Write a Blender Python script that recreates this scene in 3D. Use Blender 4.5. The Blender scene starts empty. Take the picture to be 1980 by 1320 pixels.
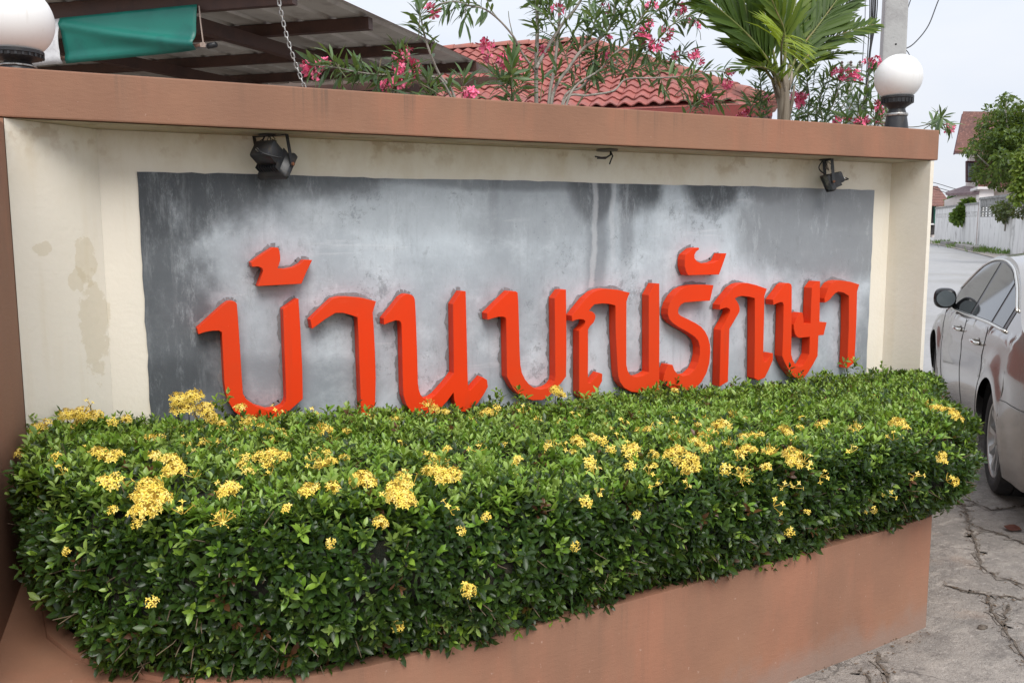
import bpy, bmesh, math, random
import numpy as np
from mathutils import Vector, Matrix
from mathutils.bvhtree import BVHTree
random.seed(7); rng = np.random.default_rng(7)
SC = bpy.context.scene; COL = SC.collection
PI = math.pi; R = math.radians

# ------------------------------------------------------------------ camera, sky, sun, exposure
FPX = 1690.0
YAW, PITCH, ROLL = R(25.6), R(7.04), R(-0.23)
CAM = np.array([0.0, -3.575, 1.6])
fw = np.array([math.sin(YAW)*math.cos(PITCH), math.cos(YAW)*math.cos(PITCH), -math.sin(PITCH)])
r0 = np.array([math.cos(YAW), -math.sin(YAW), 0.0]); u0 = np.cross(r0, fw)
rt = math.cos(ROLL)*r0 + math.sin(ROLL)*u0
up = -math.sin(ROLL)*r0 + math.cos(ROLL)*u0
cd = bpy.data.cameras.new('camera'); cam = bpy.data.objects.new('camera', cd); COL.objects.link(cam)
cam.matrix_world = Matrix(((rt[0], up[0], -fw[0], CAM[0]), (rt[1], up[1], -fw[1], CAM[1]), (rt[2], up[2], -fw[2], CAM[2]), (0, 0, 0, 1)))
cd.sensor_width = 36; cd.lens = FPX/1980*36; cd.clip_start = 0.05; cd.clip_end = 2000
SC.camera = cam

SUN_EL, SUN_AZ = 51.0, 188.0           # azimuth clockwise from +Y: high, behind the camera
w = bpy.data.worlds.new('World'); SC.world = w; w.use_nodes = True
nt = w.node_tree; nt.nodes.clear()
def wn(t, **k):
    n = nt.nodes.new(t)
    for a, b in k.items(): setattr(n, a, b)
    return n
sky = wn('ShaderNodeTexSky', sky_type='NISHITA', sun_disc=False, sun_elevation=R(SUN_EL), sun_rotation=R(SUN_AZ), dust_density=3.0)
sc_ = wn('ShaderNodeVectorMath', operation='SCALE'); sc_.inputs['Scale'].default_value = 0.06
nt.links.new(sky.outputs[0], sc_.inputs[0])
tc = wn('ShaderNodeTexCoord'); sep = wn('ShaderNodeSeparateXYZ'); nt.links.new(tc.outputs['Generated'], sep.inputs[0])
# overcast cloud layer: brighter towards the zenith, faint blotches
mr = wn('ShaderNodeMapRange'); mr.inputs[1].default_value = 0.0; mr.inputs[2].default_value = 1.0
mr.inputs[3].default_value = 0.88; mr.inputs[4].default_value = 1.42; nt.links.new(sep.outputs[2], mr.inputs[0])
mp = wn('ShaderNodeMapping'); mp.inputs['Scale'].default_value = (1.6, 1.6, 4.0); nt.links.new(tc.outputs['Generated'], mp.inputs[0])
nz = wn('ShaderNodeTexNoise'); nz.inputs['Scale'].default_value = 1.7; nz.inputs['Detail'].default_value = 6; nt.links.new(mp.outputs[0], nz.inputs['Vector'])
cr = wn('ShaderNodeValToRGB'); cr.color_ramp.elements[0].position = 0.35; cr.color_ramp.elements[1].position = 0.7
cr.color_ramp.elements[0].color = (0.765, 0.82, 0.93, 1); cr.color_ramp.elements[1].color = (0.89, 0.905, 0.94, 1)
nt.links.new(nz.outputs['Fac'], cr.inputs[0])
ml = wn('ShaderNodeVectorMath', operation='SCALE'); nt.links.new(cr.outputs[0], ml.inputs[0]); nt.links.new(mr.outputs[0], ml.inputs['Scale'])
mx = wn('ShaderNodeMix', data_type='RGBA'); mx.inputs['Factor'].default_value = 0.88
nt.links.new(sc_.outputs[0], mx.inputs['A']); nt.links.new(ml.outputs[0], mx.inputs['B'])
bg = wn('ShaderNodeBackground'); bg.inputs['Strength'].default_value = 1.0; nt.links.new(mx.outputs['Result'], bg.inputs[0])
out = wn('ShaderNodeOutputWorld'); nt.links.new(bg.outputs[0], out.inputs[0])
sl = bpy.data.lights.new('sun', 'SUN'); sl.energy = 2.3; sl.angle = R(34); sl.color = (1.0, 0.96, 0.90)
so = bpy.data.objects.new('sun', sl); COL.objects.link(so)
sd = Vector((math.sin(R(SUN_AZ))*math.cos(R(SUN_EL)), math.cos(R(SUN_AZ))*math.cos(R(SUN_EL)), math.sin(R(SUN_EL))))
so.rotation_euler = sd.to_track_quat('Z', 'Y').to_euler()
SC.view_settings.view_transform = 'Standard'; SC.view_settings.look = 'None'
SC.view_settings.exposure = 0.27; SC.view_settings.gamma = 1.0; SC.view_settings.use_curve_mapping = False
SC.render.engine = 'CYCLES'; SC.cycles.max_bounces = 8; SC.cycles.transparent_max_bounces = 8

# ------------------------------------------------------------------ measuring helpers
def ray(px, py): return fw + (px-990)/FPX*rt - (py-660)/FPX*up
def onY(px, py, y): d = ray(px, py); return CAM + d*(y-CAM[1])/d[1]
def onZ(px, py, z): d = ray(px, py); return CAM + d*(z-CAM[2])/d[2]
def atD(px, py, D): return CAM + ray(px, py)*D
def onP(px, py, p0, n): d = ray(px, py); return CAM + d*(np.dot(np.array(p0)-CAM, n)/np.dot(d, n))
def nrm(v): v = np.asarray(v, float); return v/(np.linalg.norm(v)+1e-12)

# ------------------------------------------------------------------ object helpers
def tag(o, label=None, cat=None, group=None, kind=None):
    if label: o['label'] = label
    if cat: o['category'] = cat
    if group: o['group'] = group
    if kind: o['kind'] = kind
    return o
def empty(name, loc, label, cat, group=None, rz=0):
    o = bpy.data.objects.new(name, None); COL.objects.link(o); o.location = [float(c) for c in loc]; o.rotation_euler = (0, 0, rz)
    o.empty_display_size = 0.1
    return tag(o, label, cat, group)
def link(name, me, parent=None, local=False):
    o = bpy.data.objects.new(name, me); COL.objects.link(o)
    if parent is not None:
        o.parent = parent
        if not local and parent.type == 'EMPTY': o.matrix_parent_inverse = parent.matrix_basis.inverted()
    return o
def mesh(name, V, F, mat=None, smooth=False):
    me = bpy.data.meshes.new(name); me.from_pydata([tuple(map(float, v)) for v in V], [], [tuple(f) for f in F]); me.validate()
    if mat: me.materials.append(mat)
    if smooth: me.polygons.foreach_set('use_smooth', [True]*len(me.polygons))
    me.update(); return me
def obj(name, V, F, mat, parent=None, smooth=False, local=False):
    return link(name, mesh(name, V, F, mat, smooth), parent, local)
class MB:
    """collects shapes into one mesh"""
    def __init__(s): s.v = []; s.f = []
    def add(s, V, F):
        n = len(s.v); s.v += [np.asarray(v, float) for v in V]; s.f += [tuple(i+n for i in f) for f in F]; return s
    def box(s, lo, hi, M=None, bev=0.0):
        x0, y0, z0 = lo; x1, y1, z1 = hi
        if bev:
            V = []; F = []
            b = bev
            bm = bmesh.new(); bmesh.ops.create_cube(bm, size=1)
            for v in bm.verts: v.co = Vector(((x0+x1)/2+v.co.x*(x1-x0), (y0+y1)/2+v.co.y*(y1-y0), (z0+z1)/2+v.co.z*(z1-z0)))
            bmesh.ops.bevel(bm, geom=bm.edges[:], offset=b, segments=2, profile=0.6, affect='EDGES')
            bm.verts.index_update(); V = [np.array(v.co) for v in bm.verts]; F = [tuple(v.index for v in f.verts) for f in bm.faces]; bm.free()
        else:
            V = [np.array((x, y, z)) for z in (z0, z1) for x, y in ((x0, y0), (x1, y0), (x1, y1), (x0, y1))]
            F = [(3, 2, 1, 0), (4, 5, 6, 7), (0, 1, 5, 4), (1, 2, 6, 5), (2, 3, 7, 6), (3, 0, 4, 7)]
        if M is not None: V = [np.array(M @ Vector(v)) for v in V]
        return s.add(V, F)
    def tube(s, pts, rad, n=8, cap=True):
        pts = [np.asarray(p, float) for p in pts]; m = len(pts)
        rad = rad if hasattr(rad, '__len__') else [rad]*m
        V = []; F = []; a = None
        for i in range(m):
            t = nrm(pts[min(i+1, m-1)]-pts[max(i-1, 0)])
            if a is None: a = nrm(np.cross(t, (0, 0, 1) if abs(t[2]) < .9 else (1, 0, 0)))
            else: a = nrm(a - t*np.dot(a, t))
            b = np.cross(t, a)
            for k in range(n):
                q = 2*PI*k/n; V.append(pts[i]+rad[i]*(math.cos(q)*a+math.sin(q)*b))
        for i in range(m-1):
            for k in range(n): F.append((i*n+k, i*n+(k+1) % n, (i+1)*n+(k+1) % n, (i+1)*n+k))
        if cap: F.append(tuple(range(n-1, -1, -1))); F.append(tuple((m-1)*n+k for k in range(n)))
        return s.add(V, F)
    def lathe(s, prof, c=(0, 0, 0), n=32):
        V = []; F = []
        for r_, z in prof:
            for k in range(n): V.append(np.array((c[0]+r_*math.cos(2*PI*k/n), c[1]+r_*math.sin(2*PI*k/n), c[2]+z)))
        for i in range(len(prof)-1):
            for k in range(n): F.append((i*n+k, i*n+(k+1) % n, (i+1)*n+(k+1) % n, (i+1)*n+k))
        F.append(tuple(range(n-1, -1, -1))); F.append(tuple((len(prof)-1)*n+k for k in range(n)))
        return s.add(V, F)
    def prism(s, poly, d):
        """poly: list of 3D points of a planar outline, extruded by vector d"""
        n = len(poly); d = np.asarray(d, float)
        V = [np.asarray(p, float) for p in poly]+[np.asarray(p, float)+d for p in poly]
        F = [tuple(range(n)), tuple(range(2*n-1, n-1, -1))]+[(i, i+n, (i+1) % n+n, (i+1) % n) for i in range(n)]
        return s.add(V, F)
    def build(s, name, mat, parent=None, smooth=False, local=False, bevel=0, fixn=True, auto=None):
        me = mesh(name, s.v, s.f, mat, smooth)
        if fixn or bevel:
            bm = bmesh.new(); bm.from_mesh(me)
            if bevel:
                ed = [e for e in bm.edges if len(e.link_faces) == 2 and e.calc_face_angle(0) > 0.5]
                bmesh.ops.bevel(bm, geom=ed, offset=bevel, segments=2, profile=0.6, affect='EDGES', clamp_overlap=True)
            bmesh.ops.recalc_face_normals(bm, faces=bm.faces[:]); bm.to_mesh(me); bm.free()
        if auto is not None:
            me.polygons.foreach_set('use_smooth', [True]*len(me.polygons)); me.set_sharp_from_angle(angle=R(auto))
        return link(name, me, parent, local)

# ------------------------------------------------------------------ materials
def newmat(name):
    m = bpy.data.materials.new(name); m.use_nodes = True; t = m.node_tree
    return m, t, t.nodes['Principled BSDF']
def nd(t, ty, **k):
    n = t.nodes.new(ty)
    for a, b in k.items():
        if hasattr(n, a): setattr(n, a, b)
        else: n.inputs[a].default_value = b
    return n
def pos(t, stretch=(1, 1, 1), local=False):
    if local: g = nd(t, 'ShaderNodeTexCoord').outputs['Object']
    else: g = nd(t, 'ShaderNodeNewGeometry').outputs['Position']
    mpg = nd(t, 'ShaderNodeMapping'); mpg.inputs['Scale'].default_value = stretch
    t.links.new(g, mpg.inputs[0]); return mpg.outputs[0]
def noise(t, scale, detail=6, rough=.6, stretch=(1, 1, 1), dist=0.0, local=False):
    n = nd(t, 'ShaderNodeTexNoise'); n.inputs['Scale'].default_value = scale; n.inputs['Detail'].default_value = detail
    n.inputs['Roughness'].default_value = rough; n.inputs['Distortion'].default_value = dist
    t.links.new(pos(t, stretch, local), n.inputs['Vector']); return n.outputs['Fac']
def rng_(t, v, lo, hi, a=0., b=1., smooth=True):
    n = nd(t, 'ShaderNodeMapRange'); n.interpolation_type = 'SMOOTHSTEP' if smooth else 'LINEAR'
    for i, x in enumerate((lo, hi, a, b)): n.inputs[i+1].default_value = x
    t.links.new(v, n.inputs[0]); return n.outputs[0]
def mth(t, op, a, b=None):
    n = nd(t, 'ShaderNodeMath'); n.operation = op
    for i, x in enumerate((a, b)):
        if x is None: continue
        if hasattr(x, 'node'): t.links.new(x, n.inputs[i])
        else: n.inputs[i].default_value = x
    return n.outputs[0]
def mixc(t, fac, A, B, blend='MIX'):
    n = nd(t, 'ShaderNodeMix'); n.data_type = 'RGBA'; n.blend_type = blend
    for s, x in (('Factor', fac), ('A', A), ('B', B)):
        sock = [i for i in n.inputs if i.name == s and (i.type == 'RGBA' or s == 'Factor')][0]
        if hasattr(x, 'node'): t.links.new(x, sock)
        else: sock.default_value = x if s == 'Factor' else (*x, 1)
    return [o for o in n.outputs if o.type == 'RGBA'][0]
def bump(t, bsdf, h, strength=.3, dist=.01):
    b = nd(t, 'ShaderNodeBump'); b.inputs['Strength'].default_value = strength; b.inputs['Distance'].default_value = dist
    t.links.new(h, b.inputs['Height']); t.links.new(b.outputs[0], bsdf.inputs['Normal'])
def M(name, base, rough=.6, metal=0., layers=(), bmp=None, spec=.5, local=False, coat=0.):
    m, t, b = newmat(name)
    c = None
    cur = base
    for L in layers:
        f = rng_(t, noise(t, L['s'], L.get('d', 6), L.get('r', .6), L.get('st', (1, 1, 1)), L.get('dist', 0), local), L.get('lo', .45), L.get('hi', .65), 0, L.get('f', 1.))
        cur = mixc(t, f, cur, L['c'])
    if hasattr(cur, 'node'): t.links.new(cur, b.inputs['Base Color'])
    else: b.inputs['Base Color'].default_value = (*cur, 1)
    b.inputs['Roughness'].default_value = rough; b.inputs['Metallic'].default_value = metal
    b.inputs['Specular IOR Level'].default_value = spec; b.inputs['Coat Weight'].default_value = coat
    if bmp: bump(t, b, noise(t, bmp[0], 5, .6, bmp[3] if len(bmp) > 3 else (1, 1, 1), 0, local), bmp[1], bmp[2])
    return m
def leafmat(name, rough=.35, transl=.3, spec=.5):
    m, t, b = newmat(name)
    a = nd(t, 'ShaderNodeAttribute'); a.attribute_name = 'Col'
    t.links.new(a.outputs['Color'], b.inputs['Base Color']); b.inputs['Roughness'].default_value = rough; b.inputs['Specular IOR Level'].default_value = spec
    tr = nd(t, 'ShaderNodeBsdfTranslucent'); g = mixc(t, .5, a.outputs['Color'], (.30, .40, .03)); t.links.new(g, tr.inputs[0])
    mxs = nd(t, 'ShaderNodeMixShader'); mxs.inputs[0].default_value = transl
    t.links.new(b.outputs[0], mxs.inputs[1]); t.links.new(tr.outputs[0], mxs.inputs[2])
    t.links.new(mxs.outputs[0], t.nodes['Material Output'].inputs[0]); return m

# ------------------------------------------------------------------ leaves in bulk
# unit leaf: along +x, length 1, half width 1 at widest, folded about its midrib and drooping
LV = np.array([(0, 0, 0), (.32, .92, .30), (.32, 0, 0), (.32, -.92, .30), (.70, .90, .24), (.70, 0, -.02), (.70, -.90, .24), (1, 0, -.10)])
LF = [(0, 2, 1), (0, 3, 2), (1, 2, 5, 4), (2, 3, 6, 5), (4, 5, 7), (5, 6, 7)]
def leaf_arrays(P, D, N, L, W, droop=.15):
    D = D/np.linalg.norm(D, axis=1, keepdims=True)
    S = np.cross(N, D); S /= (np.linalg.norm(S, axis=1, keepdims=True)+1e-9); N = np.cross(D, S)
    x = LV[:, 0][None, :, None]; y = LV[:, 1][None, :, None]; z = LV[:, 2][None, :, None]
    Lb = L[:, None, None]; Wb = W[:, None, None]
    dr = droop if not hasattr(droop, '__len__') else np.asarray(droop)[:, None, None]
    V = P[:, None, :] + D[:, None, :]*x*Lb + S[:, None, :]*y*Wb + N[:, None, :]*(z*Wb*1.1 - dr*Lb*x*x)
    return V
def leaf_mesh(name, P, D, N, L, W, C, mat, droop=.15):
    n = len(P); V = leaf_arrays(P, D, N, L, W, droop).reshape(-1, 3)
    me = bpy.data.meshes.new(name); me.vertices.add(len(V)); me.vertices.foreach_set('co', V.ravel())
    ln = [len(f) for f in LF]; flat = np.concatenate([np.array(f) for f in LF]); nl = len(flat)
    me.loops.add(nl*n); me.loops.foreach_set('vertex_index', (flat[None, :]+8*np.arange(n)[:, None]).ravel())
    st = np.concatenate([[0], np.cumsum(ln)[:-1]])
    me.polygons.add(6*n); me.polygons.foreach_set('loop_start', (st[None, :]+nl*np.arange(n)[:, None]).ravel())
    me.polygons.foreach_set('use_smooth', [True]*(6*n))
    me.update(calc_edges=True)
    at = me.color_attributes.new('Col', 'FLOAT_COLOR', 'POINT')
    at.data.foreach_set('color', np.repeat(np.concatenate([C, np.ones((n, 1))], 1), 8, axis=0).ravel())
    me.materials.append(mat); return me
def unit_leaf(name, width, col, mat, droop=.15):
    return leaf_mesh(name, np.zeros((1, 3)), np.array([[1., 0, 0]]), np.array([[0, 0, 1.]]), np.array([1.]), np.array([width]), np.array([col]), mat, droop)
def leaf_matrix(P, D, N, L):
    D = nrm(D); S = nrm(np.cross(N, D)); N = np.cross(D, S)
    return Matrix(((D[0]*L, S[0]*L, N[0]*L, P[0]), (D[1]*L, S[1]*L, N[1]*L, P[1]), (D[2]*L, S[2]*L, N[2]*L, P[2]), (0, 0, 0, 1)))
def leaf_objects(root, name, P, D, N, L, meshes, pick):
    inv = root.matrix_basis.inverted() if root.type == 'EMPTY' else Matrix.Identity(4)
    for i in range(len(P)):
        o = bpy.data.objects.new(name, meshes[pick[i]]); COL.objects.link(o); o.parent = root; o.matrix_parent_inverse = inv
        o.matrix_basis = leaf_matrix(P[i], D[i], N[i], L[i])

MAT = {}
MAT['terracotta'] = None
# ------------------------------------------------------------------ surface materials
def mat_terracotta():
    m, t, b = newmat('terracotta_paint')
    c = mixc(t, rng_(t, noise(t, 1.1, 7, .62), .38, .66), (.300, .150, .090), (.240, .120, .074))
    c = mixc(t, rng_(t, noise(t, 2.6, 6, .65, (1, 1, .3)), .46, .66, 0, .5), c, (.36, .150, .088))
    c = mixc(t, rng_(t, noise(t, 4.5, 6, .65, (1, 1, .25)), .50, .70, 0, .4), c, (.28, .155, .10))
    drip = mth(t, 'MULTIPLY', rng_(t, noise(t, 1.0, 4, .7, (17, 17, .5)), .555, .70), rng_(t, noise(t, 2.2, 3, .5, (1, 1, .4)), .42, .6))
    sz_ = nd(t, 'ShaderNodeSeparateXYZ'); t.links.new(nd(t, 'ShaderNodeNewGeometry').outputs['Position'], sz_.inputs[0])
    capk = mth(t, 'MULTIPLY', rng_(t, sz_.outputs[2], 2.03, 2.17, .15, 1.), rng_(t, noise(t, 1.3, 3, .5, (1, 1, .1)), .40, .58))
    drip2 = mth(t, 'MULTIPLY', rng_(t, noise(t, 1.0, 4, .7, (15, 15, .25)), .53, .68), mth(t, 'MULTIPLY', capk, rng_(t, sz_.outputs[2], 1.99, 2.01)))
    drip = mth(t, 'MAXIMUM', mth(t, 'MULTIPLY', drip, .4), drip2)
    c = mixc(t, mth(t, 'MULTIPLY', drip, .62), c, (.13, .085, .06))
    c = mixc(t, rng_(t, noise(t, 60, 2, .5), .70, .78, 0, .35), c, (.5, .33, .26))
    spl = mth(t, 'MULTIPLY', rng_(t, mth(t, 'ADD', sz_.outputs[2], mth(t, 'MULTIPLY', mth(t, 'SUBTRACT', noise(t, 6, 7, .7), .5), .30)), .02, .16, 1, 0), .6)
    c = mixc(t, spl, c, (.27, .20, .165))
    c = mixc(t, rng_(t, noise(t, 14, 8, .8), .66, .72, 0, .4), c, (.20, .115, .08))
    t.links.new(c, b.inputs['Base Color']); b.inputs['Roughness'].default_value = .78
    h = mth(t, 'ADD', noise(t, 55, 4, .6, (.5, .5, 1.6)), mth(t, 'MULTIPLY', noise(t, 240, 2), .6))
    bump(t, b, h, .22, .006); return m
def mat_cream():
    m, t, b = newmat('cream_paint')
    P = nd(t, 'ShaderNodeNewGeometry').outputs['Position']
    sx = nd(t, 'ShaderNodeSeparateXYZ'); t.links.new(P, sx.inputs[0])
    c = mixc(t, rng_(t, noise(t, 1.3, 6), .35, .7), (.80, .745, .645), (.765, .705, .59))
    c = mixc(t, rng_(t, noise(t, 2.0, 4, .6, (6, 6, .5)), .52, .75, 0, .22), c, (.66, .55, .37))
    # stains under the soffit, also painting its shade into the cream, fading down
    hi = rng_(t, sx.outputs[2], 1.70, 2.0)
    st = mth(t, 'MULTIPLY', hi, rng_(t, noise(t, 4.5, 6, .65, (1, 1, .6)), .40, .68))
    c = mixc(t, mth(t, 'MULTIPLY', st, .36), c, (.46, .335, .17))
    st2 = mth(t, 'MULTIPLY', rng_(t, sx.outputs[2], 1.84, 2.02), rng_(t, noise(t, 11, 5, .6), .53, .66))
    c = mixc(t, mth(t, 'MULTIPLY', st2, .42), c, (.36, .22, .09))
    # peeled filler patches on the left cheek
    def blob(cx, cz, rx, rz):
        dx = mth(t, 'DIVIDE', mth(t, 'SUBTRACT', sx.outputs[0], cx), rx); dz = mth(t, 'DIVIDE', mth(t, 'SUBTRACT', sx.outputs[2], cz), rz)
        d = mth(t, 'ADD', mth(t, 'POWER', mth(t, 'ABSOLUTE', dx), 2.), mth(t, 'POWER', mth(t, 'ABSOLUTE', dz), 2.))
        d = mth(t, 'ADD', d, mth(t, 'MULTIPLY', mth(t, 'SUBTRACT', noise(t, 16, 5, .65), .5), 3.2))
        return rng_(t, d, .75, 1.0, 1, 0)
    for q in ((.0, 1.24, .06, .20), (-.02, 1.50, .035, .11), (-.05, 1.43, .03, .05), (-.16, 1.55, .03, .03)):
        c = mixc(t, mth(t, 'MULTIPLY', blob(*q), .34), c, (.53, .44, .27))
    t.links.new(c, b.inputs['Base Color']); b.inputs['Roughness'].default_value = .7
    bump(t, b, mth(t, 'ADD', noise(t, 45, 4), mth(t, 'MULTIPLY', noise(t, 7, 3), 1.5)), .22, .006); return m
def mat_soffit():
    return M('soffit_concrete', (.50, .44, .33), .8, layers=[dict(s=3, c=(.36, .31, .22), st=(1, 3, 1)), dict(s=14, c=(.27, .21, .13), lo=.52, hi=.72, f=.6)], bmp=(40, .3, .006))
def mat_panel():
    m, t, b = newmat('bare_cement')
    P = nd(t, 'ShaderNodeNewGeometry').outputs['Position']
    sx = nd(t, 'ShaderNodeSeparateXYZ'); t.links.new(P, sx.inputs[0]); X, Z = sx.outputs[0], sx.outputs[2]
    c = mixc(t, rng_(t, noise(t, 1.5, 8, .68, (1, 1, 1), .1), .34, .66), (.35, .385, .425), (.50, .55, .60))
    c = mixc(t, rng_(t, noise(t, 3.6, 9, .74, (1, 1, 1.1), .1), .46, .70, 0, .75), c, (.60, .65, .70))
    c = mixc(t, rng_(t, noise(t, 9, 8, .7, (1, 1, .6), .3), .58, .74, 0, .55), c, (.17, .18, .195))
    c = mixc(t, rng_(t, noise(t, 4, 6, .7, (.35, 1, 4), .3), .58, .72, 0, .35), c, (.70, .71, .74))
    wob = mth(t, 'MULTIPLY', mth(t, 'SUBTRACT', noise(t, 2.6, 8, .66, (1, 1, .8), .4), .5), 1.3)
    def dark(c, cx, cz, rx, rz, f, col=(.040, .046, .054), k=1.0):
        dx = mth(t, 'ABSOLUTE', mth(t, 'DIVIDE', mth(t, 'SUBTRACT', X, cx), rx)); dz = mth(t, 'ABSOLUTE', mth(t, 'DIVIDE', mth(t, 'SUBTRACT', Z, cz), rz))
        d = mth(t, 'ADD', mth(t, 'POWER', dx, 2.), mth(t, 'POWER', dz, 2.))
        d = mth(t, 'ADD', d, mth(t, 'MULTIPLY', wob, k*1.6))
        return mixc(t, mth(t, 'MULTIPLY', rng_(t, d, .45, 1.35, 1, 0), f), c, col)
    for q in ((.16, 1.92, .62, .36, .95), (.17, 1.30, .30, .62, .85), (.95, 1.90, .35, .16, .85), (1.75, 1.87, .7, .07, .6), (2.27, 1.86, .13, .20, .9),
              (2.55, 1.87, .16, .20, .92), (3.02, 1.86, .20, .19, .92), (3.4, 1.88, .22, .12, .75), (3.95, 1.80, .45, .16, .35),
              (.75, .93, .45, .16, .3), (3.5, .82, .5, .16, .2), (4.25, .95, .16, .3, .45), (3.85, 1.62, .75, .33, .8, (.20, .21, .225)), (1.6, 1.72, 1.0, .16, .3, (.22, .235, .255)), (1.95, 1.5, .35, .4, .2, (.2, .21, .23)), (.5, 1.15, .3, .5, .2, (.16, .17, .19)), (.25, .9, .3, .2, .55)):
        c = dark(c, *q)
    c = mixc(t, mth(t, 'MULTIPLY', rng_(t, noise(t, 4.2, 10, .78, (2.2, 1, .32), .2), .50, .66), mth(t, 'MULTIPLY', rng_(t, X, .75, .2), .32)), c, (.42, .45, .48))
    # water run below the cut cable hole
    def run(c, cx, wd, z0, f, col):
        dx = mth(t, 'ABSOLUTE', mth(t, 'SUBTRACT', mth(t, 'ADD', X, mth(t, 'MULTIPLY', mth(t, 'SUBTRACT', noise(t, 3, 5, .6), .5), .10)), cx))
        k = mth(t, 'MULTIPLY', rng_(t, dx, wd*.3, wd, 1, 0), rng_(t, Z, z0, z0+.35))
        return mixc(t, mth(t, 'MULTIPLY', k, f), c, col)
    c = run(c, 2.30, .09, 1.05, .6, (.10, .108, .125)); c = run(c, 2.47, .06, 1.25, .5, (.11, .115, .13)); c = run(c, 1.72, .04, 1.5, .35, (.12, .125, .14))
    for cx, z0, f in ((2.28, 1.05, .5), (2.385, 1.3, .35)): c = run(c, cx, .022, z0, f, (.56, .57, .60))
    # trowel scratches and pale specks
    c = mixc(t, rng_(t, noise(t, 6, 12, .84, (1.7, 1, .5), .1), .52, .66, 0, .30), c, (.62, .665, .71))
    c = mixc(t, rng_(t, noise(t, 9, 12, .86, (1.6, 1, .55)), .52, .66, 0, .5), c, (.25, .275, .295))
    c = mixc(t, rng_(t, noise(t, 5, 6, .7, (7, 1, .35)), .55, .72, 0, .2), c, (.20, .21, .23))
    c = mixc(t, rng_(t, noise(t, 70, 3, .6), .70, .76, 0, .5), c, (.13, .13, .14))
    c = mixc(t, rng_(t, noise(t, 3.2, 12, .9, (1, 1, .8), .2), .565, .60, 0, .5), c, (.14, .155, .17))
    t.links.new(c, b.inputs['Base Color']); b.inputs['Roughness'].default_value = .62
    bump(t, b, mth(t, 'ADD', noise(t, 9, 6, .7), mth(t, 'MULTIPLY', noise(t, 70, 4), .5)), .22, .006); return m
def mat_concrete_ground():
    m, t, b = newmat('cracked_concrete')
    c = mixc(t, rng_(t, noise(t, 1.6, 8, .65, (1, 1, 1), .5), .36, .66), (.37, .33, .295), (.25, .228, .208))
    c = mixc(t, rng_(t, noise(t, 5, 8, .72, (1, 2.2, 1), .6), .48, .70, 0, .8), c, (.50, .45, .40))
    c = mixc(t, rng_(t, noise(t, 9, 10, .82, (1, 1, 1), .1), .50, .60, 0, .62), c, (.175, .155, .142))
    c = mixc(t, rng_(t, noise(t, 24, 9, .8, (1, 1.5, 1)), .54, .64, 0, .6), c, (.56, .51, .46))
    vo = nd(t, 'ShaderNodeTexVoronoi'); vo.feature = 'DISTANCE_TO_EDGE'; vo.inputs['Scale'].default_value = 1.7
    wv = nd(t, 'ShaderNodeVectorMath'); wv.operation = 'ADD'; nz_ = nd(t, 'ShaderNodeTexNoise'); nz_.inputs['Scale'].default_value = 3.5; nz_.inputs['Detail'].default_value = 8
    t.links.new(pos(t), nz_.inputs['Vector']); sc2 = nd(t, 'ShaderNodeVectorMath'); sc2.operation = 'SCALE'; sc2.inputs['Scale'].default_value = .55; t.links.new(nz_.outputs['Color'], sc2.inputs[0])
    t.links.new(pos(t), wv.inputs[0]); t.links.new(sc2.outputs[0], wv.inputs[1]); t.links.new(wv.outputs[0], vo.inputs['Vector'])
    hair = mth(t, 'MULTIPLY', rng_(t, vo.outputs['Distance'], .002, .010, 1, 0), rng_(t, noise(t, 1.1, 3), .42, .6))
    c = mixc(t, mth(t, 'MULTIPLY', hair, .7), c, (.10, .088, .078))
    c = mixc(t, rng_(t, noise(t, 60, 4, .7), .60, .70, 0, .7), c, (.13, .12, .11))
    c = mixc(t, rng_(t, noise(t, 3, 4, .6), .58, .72, 0, .35), c, (.42, .31, .235))
    t.links.new(c, b.inputs['Base Color']); b.inputs['Roughness'].default_value = .85
    h = mth(t, 'ADD', noise(t, 10, 9, .75), mth(t, 'MULTIPLY', noise(t, 90, 4, .7), .4)); bump(t, b, h, .95, .025); return m
TERRA = mat_terracotta(); CREAM = mat_cream(); SOFF = mat_soffit(); PANEL = mat_panel(); CONC = mat_concrete_ground()
ROAD = M('worn_road_concrete', (.335, .335, .34), .85, layers=[dict(s=.5, c=(.29, .288, .285)), dict(s=9, c=(.25, .25, .25), lo=.5, hi=.7, f=.6), dict(s=2, c=(.40, .385, .36), st=(1, .3, 1), lo=.55, hi=.72, f=.5)], bmp=(60, .3, .01))
EARTH = M('packed_earth', (.21, .165, .125), .9, layers=[dict(s=8, c=(.12, .09, .065)), dict(s=1.2, c=(.27, .23, .18))], bmp=(30, .6, .02))
SOIL = M('planter_soil', (.06, .042, .03), .95, layers=[dict(s=30, c=(.11, .08, .055))], bmp=(60, .8, .02))
ORANGE = M('orange_enamel', (.78, .046, .005), .5, spec=.2, layers=[dict(s=2.5, c=(.72, .044, .006), lo=.4, hi=.7), dict(s=.9, c=(.66, .060, .014), lo=.42, hi=.62, f=.6), dict(s=40, c=(.86, .18, .10), lo=.70, hi=.76, f=.4), dict(s=2.2, c=(.50, .055, .020), st=(7, 1, .5), lo=.58, hi=.74, f=.4), dict(s=6, c=(.82, .13, .06), st=(.4, 1, 2), lo=.68, hi=.8, f=.5)], bmp=(160, .06, .002))
BLACK = M('black_metal', (.018, .019, .022), .42, layers=[dict(s=25, c=(.04, .035, .03), lo=.5, hi=.72)], bmp=(200, .15, .002))
RUST = M('rusty_bolt', (.20, .07, .025), .8, layers=[dict(s=80, c=(.06, .03, .02))])
GLASSD = M('lamp_lens', (.10, .12, .12), .12, spec=.6)
CABLE = M('black_cable', (.012, .012, .013), .55)
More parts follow.
